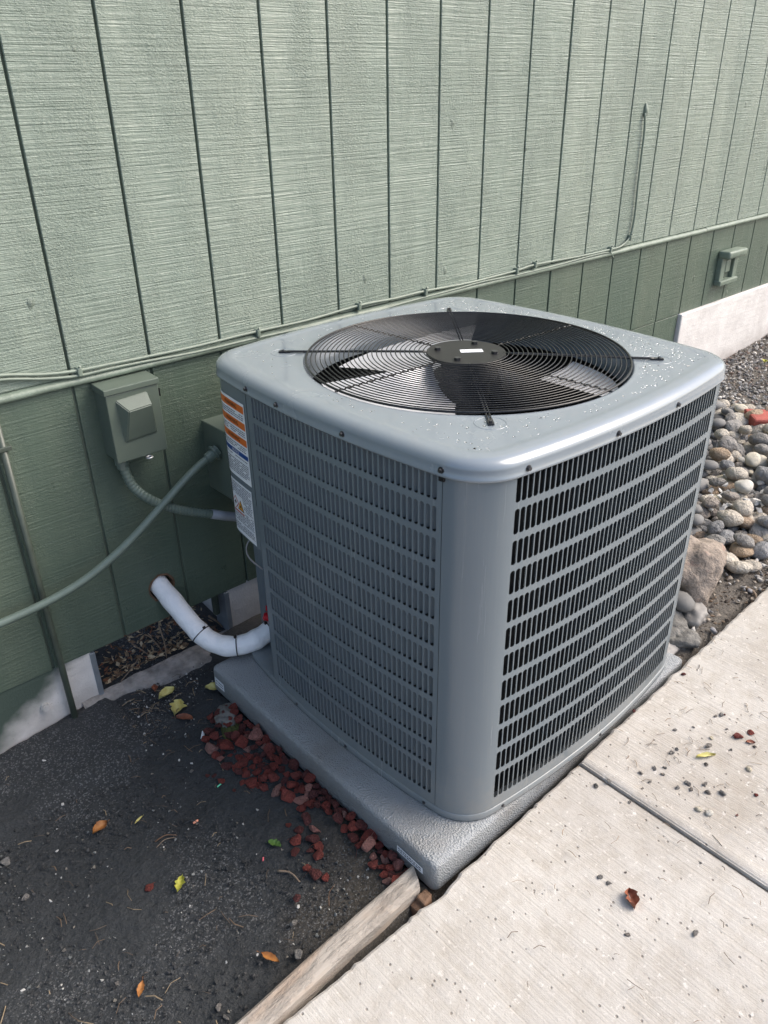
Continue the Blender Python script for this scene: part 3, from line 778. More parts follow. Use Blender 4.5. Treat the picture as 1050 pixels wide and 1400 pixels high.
# droplets on the lid
def droplets():
    v=[];f=[]
    ic=[]; bm=bmesh.new(); bmesh.ops.create_icosphere(bm,subdivisions=1,radius=1); iv=[x.co.copy() for x in bm.verts]; fi=[tuple(q.index for q in t.verts) for t in bm.faces]; bm.free()
    cnt=0
    while cnt<480:
        a=random.uniform(0,2*math.pi); s=random.random(); x=CX+random.uniform(-.45,.45); y=CY+random.uniform(-.45,.45)
        r=math.hypot(x-CX,y-CY)
        if r<FANR+.014: continue
        # inside outline shrunk
        if abs(x-CX)>UW/2-.052 or abs(y-CY)>UD/2-.052: continue
        if abs(x-CX)+abs(y-CY)>.80: continue
        dens=max(.05,min(1,.5+1.1*(x-CX)-.7*(y-CY)+.8*noise.noise((x*7,y*7,0))))
        if random.random()>dens: continue
        q=random.uniform(.0012,.0030)*(1.4 if random.random()<.12 else 1); n=len(v)
        el=random.uniform(.9,1.15)
        v+=[(x+c.x*q*el,y+c.y*q,ZLT+.0002+max(-.0001,c.z*q*.4)) for c in iv]; f+=[tuple(n+i for i in t) for t in fi]; cnt+=1
    tag(child('water_droplets',v,f,M['water'],lid,True),kind='stuff')

# parts that are children of a part inherit its inverse: cancel the thing's offset
droplets()
def fix_subparts():
    bpy.context.view_layer.update()
    for o in bpy.data.objects:
        if o.parent and o.parent.parent:
            basis=o.matrix_basis.copy(); o.matrix_parent_inverse=o.parent.matrix_world.inverted()
fix_subparts()

# ------------------------------------------------------------------ pad
pad=empty('equipment_pad',(.43,-.64,.05),'textured grey plastic-shelled equipment pad under the condenser','equipment pad')
def padmesh():
    x0,x1,y0,y1=-.058,.935,-1.080,-.196; zb,zt=.034,ZB-.0008
    prof=[(0.006,zb),(0,zb+.006),(.0015,zt-.016),(.0018,zt-.0125),(.0030,zt-.0085),(.0062,zt-.0045),(.0105,zt-.0026),(.014,zt-.0018),(.034,zt-.0003),(.045,zt),(.3,zt)]
    def rr(d,n=10,rad=.016):
        r=max(.004,rad-d*.5); o=[]
        for cx,cy,a in ((x1-d-r,y1-d-r,0),(x0+d+r,y1-d-r,90),(x0+d+r,y0+d+r,180),(x1-d-r,y0+d+r,270)):
            for k in range(n): q=R(a+90*k/(n-1)); o.append((cx+r*math.cos(q),cy+r*math.sin(q)))
        return o
    v=[];f=[]
    for d,z in prof:
        for x,y in rr(d): v.append((x,y,z))
    m=40
    for j in range(len(prof)-1):
        for i in range(m): f.append((j*m+i,j*m+(i+1)%m,(j+1)*m+(i+1)%m,(j+1)*m+i))
    f.append(tuple((len(prof)-1)*m+i for i in range(m)))
    mesh('pad_shell',v,f,M['pad'],pad,True)
    def st(y0,y1,z0,z1,nm):
        o=mesh(nm,[(-.0592,y1,z0),(-.0592,y0,z0),(-.0590,y0,z1),(-.0590,y1,z1)],[(0,1,2,3)],M['white'],pad)
        v=[];f=[]
        for r in range(2):
            y=y0+.006
            while y<y1-.008:
                e=y+random.uniform(.003,.008); n=len(v); z=z0+(z1-z0)*(.25+.35*r); v+=[(-.0597,e,z),(-.0597,y,z),(-.0596,y,z+.003),(-.0596,e,z+.003)]; f.append((n,n+1,n+2,n+3)); y=e+.002
        c=bpy.data.meshes.new('printed_text'); c.from_pydata(v,[],f); c.materials.append(M['ink']); q=bpy.data.objects.new('printed_text',c); COL.objects.link(q); q.parent=o
    st(-1.045,-.965,.066,.084,'sticker'); st(-.262,-.215,.060,.088,'sticker')
padmesh(); fix_subparts()

# ------------------------------------------------------------------ timber edging
timber=empty('timber_edging',(-.6,-1.04,0),'weathered pale timber edging board between soil and sidewalk','edging board')
def edging():
    v=[];f=[];n=50; pr=[(-1.062,-.06),(-1.062,-.004),(-1.058,.002),(-1.050,.005),(-1.022,.005),(-1.016,.001),(-1.014,-.006),(-1.014,-.06)]
    for i in range(n+1):
        x=-1.7+(1.63)*i/n; w=.003*noise.noise((x*5,0,0))
        for y,z in pr: v.append((x+ (.010*(y+1.04)/.02 if i==n else 0),y+.004+w+.010*(x+.07),zs(x)+.009+z+.002*noise.noise((x*8,y*60,1))))
    m=len(pr)
    for i in range(n):
        for k in range(m-1): a=i*m+k; f.append((a,a+m,a+m+1,a+1))
    f.append(tuple(n*m+k for k in range(m))); f.append(tuple(range(m))[::-1])
    mesh('board',v,f,M['wood'],timber,False)
    b=boxbm(-.112,-.066,-1.082,-1.062,-.01,.035,.004); 
    for q in b.verts: q.co.z+=.012*noise.noise(q.co*40)+(q.co.x+.1)*.3; q.co.y+=.006*noise.noise(q.co*50)
    frombm('splintered_end',b,M['freshwood'],timber)
    b=boxbm(-.098,-.072,-1.088,-1.066,0,.045,.004)
    for q in b.verts: q.co+=Vector((0,.006*noise.noise(q.co*30),.008*noise.noise(q.co*35)))
    frombm('stub',b,M['freshwood'],timber)
edging()

# ------------------------------------------------------------------ electrical items on the wall
def disconnect():
    e=empty('disconnect_box',(-.098,-.05,.733),'green painted metal electrical disconnect box mounted on the siding','electrical box')
    x0,x1,zb,zt=-.157,-.021,.723,.917
    box('enclosure',x0+.002,x1-.002,-.052,.004,zb+.004,zt-.01,M['dbox'],e,.002)
    # rain hood
    bm=boxbm(x0-.004,x1+.003,-.071,.0025,zt-.018,zt,.002)
    for q in bm.verts:
        if q.co.z>zt-.010 and q.co.y<-.04: q.co.z-=.003
    frombm('rain_hood',bm,M['dbox'],e)
    c=box('cover',x0,x1,-.067,-.0525,zb,zt-.019,M['dbox'],e,.0022)
    # raised frustum
    y=-.0672; A=[(-.136,.884),(-.052,.888),(-.040,.774),(-.130,.770)]; B=[(-.118,.859),(-.058,.862),(-.045,.780),(-.125,.776)]
    v=[(x,y+.002,z) for x,z in A]+[(B[0][0],y-.030,B[0][1]),(B[1][0],y-.030,B[1][1]),(B[2][0],y-.004,B[2][1]),(B[3][0],y-.004,B[3][1])]
    bm=bmesh.new(); vs_=[bm.verts.new(a) for a in v]
    for q in ((0,1,5,4),(1,2,6,5),(2,3,7,6),(3,0,4,7),(4,5,6,7)): bm.faces.new([vs_[i] for i in q])
    bmesh.ops.recalc_face_normals(bm,faces=bm.faces)
    bmesh.ops.bevel(bm,geom=[d for d in bm.edges if not d.is_boundary],offset=.0022,segments=2,affect='EDGES')
    frombm('raised_panel',bm,M['dbox'],e)
    # padlock tab
    P=[Vector((-.076+.0075*math.cos(q),-.072+.0075*math.sin(q),.719)) for q in [2*math.pi*k/20 for k in range(20)]]
    v,f=tubevf(P,.0026,6,closed=True); mesh('lock_tab',v,f,M['zinc'],e,True)
    box('latch',x1+.0005,x1+.004,-.065,-.061,zt-.052,zt-.032,M['black'],e)
disconnect()
def corrugated(name,P,r,mat,par,amp=.0012,n=10):
    P=crom(P,10); Q=[]
    L=0; out=[P[0]]
    pts=[];step=.0022;acc=0
    for a,b in zip(P,P[1:]):
        d=(b-a).length; k=max(1,int(d/step))
        for i in range(k): pts.append(a+(b-a)*(i/k))
    v,f=tubevf(pts,1.0,n)
    v=[]
    m=len(pts); up=None
    cnt=[0]
    vv,f=tubevf(pts,lambda t:r+amp*math.sin(t*(m-1)*math.pi/2),n)
    return mesh(name,vv,f,mat,par,True)
e=empty('flexible_conduit',(-.13,-.06,.73),'ribbed green flexible conduit from the disconnect box to the condenser','conduit')
PA=[(-.134,-.036,.732),(-.133,-.037,.702),(-.124,-.044,.650),(-.100,-.058,.610),(-.050,-.064,.566),(.010,-.070,.530),(.075,-.078,.500)]
corrugated('hose',PA,.0125,M['conduit'],e,.0006)
tube('grey_end',[(.070,-.0775,.5025),(.11,-.085,.484),(.16,-.10,.466),(.22,-.15,.45)],.0135,M['cgrey'],e,12)
cyl('fitting',(-.1345,-.036,.716),(0,0,1),.017,.022,M['conduit'],e,16,.002); cyl('lock_nut',(-.1345,-.036,.702),(0,0,1),.0145,.014,M['conduit'],e,8,.001)
e=empty('smooth_conduit',(.05,-.07,.65),'smooth glossy green conduit looping from the junction box along the siding','conduit')
PB=[(.098,-.070,.668),(.052,-.070,.648),(-.005,-.072,.616),(-.066,-.074,.577),(-.16,-.074,.516),(-.249,-.07,.468),(-.33,-.065,.438),(-.43,-.06,.420),(-.56,-.055,.412),(-.8,-.05,.41),(-1.2,-.04,.43)]
tube('pipe',crom(PB,8),.0105,M['conduit'],e,14)
d=(Vector(PB[0])-Vector(PB[1])).normalized(); q=Vector(PB[0])
cyl('connector',q-d*.004,d,.0150,.026,M['conduit'],e,18,.002); cyl('lock_ring',q+d*.010,d,.023,.007,M['conduit'],e,24,.002); cyl('lock_ring',q+d*.018,d,.0195,.008,M['conduit'],e,8,.001)
e=empty('junction_box',(.17,-.06,.62),'small green junction box on the siding tucked behind the condenser','junction box')
box('enclosure',.120,.26,-.112,.004,.540,.742,M['dbox'],e,.003); box('cover',.119,.261,-.118,-.1125,.538,.744,M['dbox'],e,.001)
e=empty('vertical_pipe',(-.392,-.02,0),'thin dark green vertical pipe down the siding into the soil','pipe')
tube('tube',[(-.392,-.017,-.05),(-.392,-.017,.18),(-.392,-.012,.4),(-.392,-.012,.90)],.0086,M['pipeg'],e,12)
box('strap',-.410,-.374,-.0225,.004,.815,.826,M['pipeg'],e,.002)
# cables
def cab(name,pts,label,r,clips=()):
    e=empty(name,pts[0],label,'cable'); tube('wire',crom(pts,6),r,M['cable'],e,8)
    for u,v in clips:
        p=at(u,v,1,-.008); b=boxbm(p.x-.006,p.x+.006,-.017,.0005,p.z-.011,p.z+.011,.003); frombm('clip',b,M['cable'],e)
        cyl('clip_nail',(p.x+.001,-.014,p.z+.012),(0,-.8,.5),.0025,.012,M['cable'],e,8)
def cp(l,y=-.009): return [tuple(at(u,v,1,y)) for u,v in l]
far_l=[(-2.6,-.009,1.03),(-1.2,-.009,1.01),(-.7,-.009,.995),(-.45,-.009,.988)]
cab('painted_cable',far_l+cp([(0,513.5),(60,512),(105,507),(150,498),(200,488),(270,473),(352,453),(420,438),(490,418),(540,408),(581,398),(640,387),(706,370),(731,362),(790,351),(835,341),(850,336),(861,324),(866,306),(869,285),(872,255),(875,230),(878,205),(881,180),(882,155)]),
    'painted cable along the flashing that turns up the siding to a caulked hole',.0042,[(108,508),(352,455),(490,419),(581,399),(706,370),(731,362),(834,341),(861,325)])
cab('painted_cable',[(-2.6,-.009,1.01),(-1.2,-.009,.99),(-.7,-.009,.978),(-.45,-.009,.973)]+cp([(0,519.5),(60,518),(106,514),(150,504),(200,494),(270,481),(352,462),(440,443),(500,429),(560,412),(620,396),(660,385),(706,376),(760,363),(800,352),(825,346),(835,346),(838,352)]),
    'lower painted cable along the flashing that ends in a short hook',.0040)
p=at(882,150,1,0); b=bmesh.new(); bmesh.ops.create_icosphere(b,subdivisions=3,radius=.012)
for q in b.verts: q.co=q.co*(1+.5*noise.noise(q.co*60)); q.co.y*=.6; q.co.z*=1.9; q.co+=Vector((p.x,-.004,p.z))
tag(frombm('caulk_blob',b,M['cable'],None,True),'lump of painted caulk on the siding where the cable enters','caulk')
# recessed hose niche / hooded vent on the right
def rvent():
    e=empty('wall_vent',(3.02,0,.72),'small hooded green vent cover on the lower siding','vent')
    x0,x1,z0,z1=2.93,3.095,.655,.815
    box('frame',x0,x0+.042,-.022,.004,z0,z1-.02,M['trim'],e,.004); box('frame',x1-.04,x1,-.022,.004,z0,z1-.02,M['trim'],e,.004)
    box('frame',x0-.004,x1+.004,-.034,.004,z0-.004,z0+.022,M['trim'],e,.006)
    bm=boxbm(x0-.006,x1+.006,-.058,.004,z1-.035,z1,.010,3); frombm('hood',bm,M['trim'],e,True)
    box('recess',x0+.041,x1-.039,-.004,.004,z0+.02,z1-.03,M['groove'],e)
    box('spout',x0+.058,x1-.058,-.016,.0,z0+.05,z1-.05,M['trim'],e,.006)
rvent()

# ------------------------------------------------------------------ insulated line set
e=empty('insulated_pipe',(-.06,-.1,.2),'white insulated refrigerant pipe from the wall hole to the condenser','pipe')
PP=[(-.082,.09,.335),(-.076,.02,.295),(-.062,-.045,.245),(-.047,-.105,.196),(-.030,-.155,.166),(.000,-.200,.154),(.045,-.232,.158),(.090,-.248,.172),(.135,-.254,.190),(.17,-.255,.20)]
PC=crom(PP,12)
def wr(t): return .0285+.0007*math.sin(t*37)+.0006*math.sin(t*71)
tube('sleeve',PC,wr,M['wrap'],e,28)
for idx in (42,66,90):
    p=PC[idx]; d=(PC[idx+1]-PC[idx-1]).normalized(); up=Vector((0,0,1)); a=d.cross(up).normalized(); b=a.cross(d)
    P=[p+(a*math.cos(q)+b*math.sin(q))*.0297+d*.002*math.sin(q) for q in [2*math.pi*k/36 for k in range(36)]]
    v,f=tubevf(P,.0016,6,closed=True); t=mesh('cable_tie',v,f,M['tie'],e,True)
    k=p+(b*.85-a*.5*0).normalized()*.0305; bm=boxbm(k.x-.004,k.x+.004,k.y-.003,k.y+.003,k.z-.003,k.z+.004,.001); frombm('tie_head',bm,M['tie'],e)

# ------------------------------------------------------------------ stones
def hull(n,sx,sy,sz,seed):
    rnd=random.Random(seed); bm=bmesh.new()
    for _ in range(n):
        p=Vector((rnd.gauss(0,1),rnd.gauss(0,1),rnd.gauss(0,1))).normalized()*rnd.uniform(.82,1.1); bm.verts.new((p.x*sx,p.y*sy,p.z*sz))
    r=bmesh.ops.convex_hull(bm,input=bm.verts[:]); 
    for g in [x for x in r['geom_interior'] if isinstance(x,bmesh.types.BMVert)]: bm.verts.remove(g)
    bmesh.ops.recalc_face_normals(bm,faces=bm.faces); return bm
def hullmesh(name,n,s,seed,mat,bev=0):
    bm=hull(n,*s,seed)
    if bev: bmesh.ops.bevel(bm,geom=bm.edges[:],offset=bev,segments=1,affect='EDGES')
    m=bpy.data.meshes.new(name); bm.to_mesh(m); bm.free(); m.materials.append(mat); return m
def pebmesh(name,s,seed,mat,amp=.18,sub=3):
    bm=bmesh.new(); bmesh.ops.create_icosphere(bm,subdivisions=sub,radius=1)
    for v in bm.verts:
        k=1+amp*noise.noise(v.co*1.1+Vector((seed*3.1,0,0)))+.06*noise.noise(v.co*2.6+Vector((0,seed*2.2,0))); v.co=Vector((v.co.x*s[0],v.co.y*s[1],v.co.z*s[2]))*k
    m=bpy.data.meshes.new(name); bm.to_mesh(m); bm.free(); m.polygons.foreach_set('use_smooth',[True]*len(m.polygons)); m.materials.append(mat); return m
def place(name,m,loc,rot,sc,label,cat,group=None):
    o=bpy.data.objects.new(name,m); COL.objects.link(o); o.location=loc; o.rotation_euler=rot; o.scale=(sc,)*3 if isinstance(sc,(int,float)) else sc
    return tag(o,label,cat,group)
LAVA=[hullmesh('lava_stone',13,(1,.78+.2*(i%3)/2,.62),i+5,M['lava%d'%(0,1,1,0,1,2)[i%6]],.07) for i in range(12)]
LCOL=['dark maroon','brick red','pale pinkish']
def lava():
    rnd=random.Random(3); pts=[]
    def put(x,y,r,layer=0):
        pts.append((x,y,r)); z=gz(x,y)+r*.45+layer*.012+.012*max(0,1-abs(x+.07)/.09); li=rnd.randrange(12); where='in the strip beside the equipment pad' if x>-.21 or layer<0 else 'strayed onto the open soil'
        place('lava_stone',LAVA[li],(x,y,z),(rnd.uniform(-.5,.5),rnd.uniform(-.5,.5),rnd.uniform(0,6.3)),r,('large ' if r>.019 else 'small ')+LCOL[(0,1,1,0,1,2)[li%6]]+' lava stone '+where,'stone','red lava stones beside the pad')
    # strip along the pad: width as function of image trace
    def wid(y):
        # y from -.25 (back) to -1.0 (front)
        t=(-y-.25)/.75
        return .085+.045*math.exp(-((t-.25)/.16)**2) if t<.45 else (.10-.10*(t-.45)/.3 if t<.72 else .028+.02*max(0,(t-.8)/.2))
    tries=0
    while tries<9000 and len(pts)<230:
        tries+=1; y=rnd.uniform(-1.015,-.285); w=wid(y); x=-.066-rnd.random()*w; r=rnd.uniform(.011,.025)
        if y>-.33 and x<-.13: continue
        if any((x-a)**2+(y-b)**2<((r+c)*.56)**2 for a,b,c in pts): continue
        put(x,y,r,rnd.choice((0,0,0,1)))
    # trail of stones running out over the soil (seen at these image points)
    for u,v,r in ((425,1105,.02),(420,1125,.02),(408,1137,.016),(405,1152,.018),(404,1168,.016),(432,1136,.019),(428,1150,.02),(437,1160,.015),(424,1166,.013),(436,1172,.019),(432,1198,.02),(420,1189,.013),(446,1202,.012),(407,1231,.014),(205,1216,.014),(303,1070,.013),(284,1062,.009),(293,1062,.009),(413,1109,.015),(424,1092,.016),(505,1158,.013),(528,1176,.012),(538,1160,.016),(515,1150,.012),(345,1075,.014),(332,1073,.012),(322,1083,.009),(395,1130,.01)):
        p=atg(u,v); put(p.x,p.y,r*.95)
lava()
RCOL=['dark grey','bluish grey','light grey','brownish']; RM=['river','river1','river2','river3']; RIDX=[0,1,2,0,3,0,2,0,1,2,3,0,2,1]
RIV=[pebmesh('river_stone',(1,.68+.25*((i*7)%5)/4,.5+.18*((i*3)%4)/3),i,M[RM[RIDX[i]]]) for i in range(14)]
PAL=[pebmesh('river_stone',(1,.75,.55),i+40,M['pale']) for i in range(3)]
BOULD=(1.30,-.90)
def river():
    rnd=random.Random(11); pts=[]; extra=[]
    cand=[]
    def vis(p):
        d=Vector(p)-CAM; z=d.dot(FW); u=525+FPX*d.dot(RX)/z; v=700-FPX*d.dot(UP)/z; return -20<u<1075 and v>520
    def behind_unit(p):
        # ray hits condenser box?
        d=Vector(p)-CAM
        for k in range(1,60):
            q=CAM+d*(k/60)
            if CX-UW/2+.03<q.x<CX+UW/2-.03 and CY-UD/2+.03<q.y<CY+UD/2-.03 and q.z<ZT: return True
        return False
    tries=0
    while tries<26000:
        tries+=1
        x=rnd.uniform(.98,3.3); y=rnd.uniform(-1.05,-.04); r=rnd.choice((.022,.029,.035,.041,.047))*rnd.uniform(.85,1.15)
        lim=2.62+.12*noise.noise((y*6,1,1))+.45*(-.35-y)*.9
        if x>lim: continue
        if (x-BOULD[0])**2/.15**2+(y-BOULD[1])**2/.14**2<1: continue
        if x<1.33 and y<-.97: continue
        if y<-1.07+r*1.0+(.045 if x<1.6 else 0.0): continue
        if any((x-a)**2+(y-b)**2<((r+c)*.70)**2 for a,b,c in pts): continue
        pts.append((x,y,r)); zz_=gz(x,y)+r*.32+rnd.choice((0,.006,.014)); cand.append((x,y,zz_,r,0))
    # second layer
    base=list(pts); top=[]
    for _ in range(2500):
        x=rnd.uniform(1.05,2.6); y=rnd.uniform(-.98,-.06); r=rnd.uniform(.026,.042)
        if (x-BOULD[0])**2/.17**2+(y-BOULD[1])**2/.16**2<1: continue
        if x>2.5+.45*(-.35-y)*.9: continue
        if any((x-a)**2+(y-b)**2<((r+c)*1.15)**2 for a,b,c in top): continue
        top.append((x,y,r)); cand.append((x,y,gz(x,y)+.05+r*.3,r,1))
    good=[];rest=[]
    for c in cand:
        p=c[:3]; (good if vis(p) and not behind_unit(p) else rest).append(c)
    good.sort(key=lambda c:(Vector(c[:3])-CAM).length/c[3])
    n1=good[:298]; rest+=good[298:]
    for x,y,z,r,l in n1:
        pale=rnd.random()<.06; ri=rnd.randrange(14); c=RIDX[ri]
        place('river_stone',rnd.choice(PAL) if pale else RIV[ri],(x,y,z),(rnd.uniform(-.35,.35),rnd.uniform(-.35,.35),rnd.uniform(0,6.3)),r*1.12,
          ('large' if r>.036 else 'small')+' rounded '+('cream' if pale else RCOL[c])+' river stone in the bed beside the condenser','stone',('cream' if pale else RCOL[c])+' river stones')
    v=[];f=[]
    bm=bmesh.new(); bmesh.ops.create_icosphere(bm,subdivisions=2,radius=1); iv=[q.co.copy() for q in bm.verts]; fi=[tuple(q.index for q in t.verts) for t in bm.faces]; bm.free(); colr=[]
    for x,y,z,r,l in rest:
        n=len(v); mt=Matrix.Rotation(rnd.uniform(0,6.3),3,'Z'); g=rnd.uniform(.12,.28); sd=rnd.uniform(0,50)
        for c in iv:
            q=mt@Vector((c.x,c.y*.8,c.z*.55)); q*=r*1.1*(1+.2*noise.noise(c+Vector((sd,0,0)))); v.append((x+q.x,y+q.y,z+q.z)); colr.append((g,g*.98,g*.95))
        f+=[tuple(n+i for i in t) for t in fi]
    if v: tag(mesh('river_stone_bed',v,f,M['gravel'],None,True,colr),'further rounded grey river stones out of direct view','stones',kind='stuff')
river()
def chips(name,mat,count,region,size,pal,label,cat,flat=.7,zoff=0,fn=None,dens=None,seed=1,smooth=False):
    rnd=random.Random(seed); v=[];f=[];colr=[]
    shapes=[]
    for i in range(6):
        bm=hull(9,1,.75,flat,i+60+seed); shapes.append(([q.co.copy() for q in bm.verts],None)); bm.verts.index_update(); shapes[-1]=([q.co.copy() for q in bm.verts],[tuple(q.index for q in t.verts) for t in bm.faces]); bm.free()
    c=0;tr=0
    while c<count and tr<count*20:
        tr+=1; x=rnd.uniform(region[0],region[1]); y=rnd.uniform(region[2],region[3])
        if dens and rnd.random()>dens(x,y): continue
        r=size[0]*(size[1]/size[0])**(rnd.random()**1.6); mt=Matrix.Rotation(rnd.uniform(0,6.3),3,'Z')@Matrix.Rotation(rnd.uniform(-.6,.6),3,'X')
        sv,sf=shapes[rnd.randrange(6)]; n=len(v); z=(fn or gz)(x,y)+zoff+r*.2; g=rnd.choice(pal); k=rnd.uniform(.8,1.2)
        for q in sv: p=mt@q*r; v.append((x+p.x,y+p.y,z+p.z)); colr.append(tuple(min(1,a*k) for a in g))
        f+=[tuple(n+i for i in t) for t in sf]; c+=1
    return tag(mesh(name,v,f,mat,None,smooth,colr),label,cat,kind='stuff')
gp=[srgb(160,156,152),srgb(200,196,190),srgb(128,124,122),srgb(150,146,142),srgb(104,102,102),srgb(172,168,162),srgb(90,86,84),srgb(190,186,180),srgb(140,120,108),srgb(116,112,112)]
def gdens(x,y):
    lim=2.50+.12*noise.noise((y*6,1,1))+.45*(-.35-y)*.9; return 1 if x>lim else 0
chips('gravel',M['gravel'],9000,(2.2,4.6,-1.02,-.02),(.006,.016),gp,'loose angular grey gravel against the foundation','gravel',dens=gdens,zoff=.004,seed=2)
bp=[srgb(90,76,62),srgb(110,92,74),srgb(70,62,54),srgb(120,114,108),srgb(60,52,46),srgb(140,130,118)]
pf=[srgb(150,148,146),srgb(176,172,166),srgb(128,126,124),srgb(196,192,186),srgb(160,148,134),srgb(140,140,144)]
chips('pebble_fill',M['gravel'],3200,(.95,2.9,-1.075,-.05),(.007,.018),pf,'small loose pebbles filling the gaps between river stones','pebbles',zoff=.006,seed=12,smooth=True,dens=lambda x,y:.25 if (x<1.35 and y<-.95) else 1)
chips('bark_litter',M['litter'],900,(.94,2.4,-1.08,-.94),(.004,.012),bp,'brown bark and grit along the sidewalk edge','litter',flat=.35,seed=3)
sp=[srgb(70,74,76),srgb(96,100,100),srgb(52,56,58),srgb(130,132,130),srgb(44,46,48),srgb(60,64,64),srgb(172,172,168),srgb(110,106,98)]
def sdens(x,y):
    if x>-.085 and y<-.19: return 0
    n=noise.noise((x*3.2,y*3.2,4)); k=.07+max(0,n)*.8+(.6 if y>-.22 else 0)+(.35 if x<-.7 else 0); return min(1,k)
chips('soil_grit',M['grit'],10000,(-1.5,-.02,-1.012,-.03),(.0012,.0058),sp,'fine grey grit scattered over the dark soil','grit',dens=sdens,seed=4)
dk=[(.028,.030,.032),(.04,.041,.043),(.055,.056,.057),(.02,.022,.024)]
chips('soil_crumbs',M['grit'],7000,(-1.4,-.06,-1.012,-.03),(.0015,.006),dk,'dark crumbs of soil over the bare bed','soil',flat=.8,seed=5,dens=lambda x,y:0 if (x>-.085 and y<-.19) else 1)
dl=[srgb(150,126,98),srgb(180,160,128),srgb(124,100,76),srgb(104,84,66),srgb(196,178,148),srgb(136,90,66)]
# dry leaves inside the foundation opening
def debris():
    rnd=random.Random(5); v=[];f=[];colr=[]
    for i in range(900):
        x=rnd.uniform(OX0+.02,OX1-.03); y=.02+.36*rnd.random()**1.7; z=OZ0+.008+.12*(y/.4)*(1-.45*(x+.3)/.43)*rnd.random()+.016*noise.noise((x*14,y*14,0))
        L=rnd.uniform(.006,.028); wd=L*rnd.uniform(.2,.6); mt=Matrix.Rotation(rnd.uniform(0,6.3),3,'Z')@Matrix.Rotation(rnd.uniform(-1,1),3,'X')@Matrix.Rotation(rnd.uniform(-.8,.8),3,'Y'); n=len(v)
        c=rnd.choice(dl)
        for q in ((-L/2,0,0),(-.1*L,-wd/2,.15*wd),(.15*L,0,-.1*wd),(-.1*L,wd/2,.15*wd),(L/2,0,0.1*L)):
            p=mt@Vector(q); v.append((x+p.x,y+p.y,z+p.z)); colr.append(c)
        f+=[(n,n+1,n+2),(n,n+2,n+3),(n+1,n+4,n+2),(n+2,n+4,n+3)]
    tag(mesh('dry_leaf_litter',v,f,M['litter'],None,False,colr),'dry leaves and debris inside the open foundation vent','litter',kind='stuff')
    vv=[(OX0-.02,.02,OZ0-.008),(OX1+.02,.02,OZ0-.008),(OX1+.02,.42,OZ0+.04),(OX0-.02,.42,OZ0+.07)]
    tag(mesh('crawlspace_floor',vv,[(0,1,2,3)],M['soil']),kind='structure')
debris()
def twig(pts,r,label,cat='twig',group=None,mat=None):
    P=crom(pts,5); v,f=tubevf(P,lambda t:r*(1-.45*t),6); return tag(mesh('twig',v,f,mat or M['twig'],None,True),label,cat,group)
VT=lambda u,v,y: at(u,v,1,y)
for a,b,y,r in (((150,948),(190,900),.03,.0022),((217,855),(228,900),.02,.0026),((203,868),(226,898),.03,.0018),((180,880),(215,905),.05,.002),((285,842),(305,858),.04,.004)):
    p,q=VT(*a,y),VT(*b,y); twig([p,(p+q)/2+Vector((0,-.01,.006)),q],r,'dry twig lying in the open foundation vent','twig','twigs in the vent opening')
# boulder, brick, lumps
def lump(name,loc,s,rot,mat,label,cat,seed,amp=.35,sub=5,flat=None):
    bm=bmesh.new(); bmesh.ops.create_icosphere(bm,subdivisions=sub,radius=1); o_=Vector((seed*3.7,seed*1.3,0))
    for v in bm.verts:
        c=v.co; k=1+amp*noise.noise(c*1.2+o_)+amp*.35*noise.noise(c*3+o_)+amp*.12*noise.noise(c*8+o_)
        q=max(abs(c.x),abs(c.y),abs(c.z)); k*= .72+.28/q*.9
        v.co=Vector((c.x*s[0],c.y*s[1],c.z*s[2]))*k
    m=bpy.data.meshes.new(name); bm.to_mesh(m); bm.free(); m.polygons.foreach_set('use_smooth',[True]*len(m.polygons)); m.materials.append(mat)
    return place(name,m,loc,rot,1,label,cat)
lump('boulder',(1.27,-.885,gz(1.27,0)+.060),(.125,.105,.115),(.1,.25,.5),M['boulder'],'large rough brown boulder beside the condenser','boulder',2,.28)
for i,(u,v,s) in enumerate(((915,858,.055),(945,845,.05),(930,880,.05),(905,893,.04),(955,725,.035),(975,735,.03))):
    p=atg(u,v); lump('rubble_chunk',(p.x,p.y,p.z+s*.25),(s,s*.85,s*.6),(0,0,i*1.1),M['lump'] if i%2==0 else M['river'],['pitted mortar chunk under the edge of the boulder','smooth grey stone slab leaning below the boulder','broad pitted mortar lump at the sidewalk edge by the pad','small dark stone beside the pad corner','pitted mortar lump touching the back of the boulder','dark stone wedged against the back of the boulder'][i],'rubble',i+9,.45,4)
p=atg(1040,590); b=boxbm(-.12,.12,-.055,.055,-.03,.03,.008)
for q in b.verts: q.co+=Vector((.01*noise.noise(q.co*15),.012*noise.noise(q.co*18+Vector((4,0,0))),.003*noise.noise(q.co*30)))
m=bpy.data.meshes.new('brick_piece'); b.to_mesh(m); b.free(); m.materials.append(M['brick'])
place('brick_piece',m,(p.x+.06,p.y-.03,p.z+.04),(.05,.05,-.75),1,'broken red brick piece lying on the river stones','brick')
p=atg(1015,580); lump('flat_stone',(p.x,p.y,p.z+.02),(.09,.045,.02),(0,0,-.7),M['pale'],'flat pale layered stone beside the red brick piece','stone',21,.3,4)
CHW=[hullmesh('marble_chip',10,(1,.7,.5),i+90,M['chipw']) for i in range(4)]
rnd=random.Random(9)
for i in range(34):
    u,v=rnd.uniform(965,1050),rnd.gauss(690,16); p=atg(u,v); place('marble_chip',rnd.choice(CHW),(p.x,p.y,p.z+.036+rnd.uniform(0,.012)),(rnd.uniform(-.5,.5),rnd.uniform(-.5,.5),rnd.uniform(0,6)),rnd.uniform(.012,.023),'bright white marble chip among the river stones','stone chip','white marble chips')
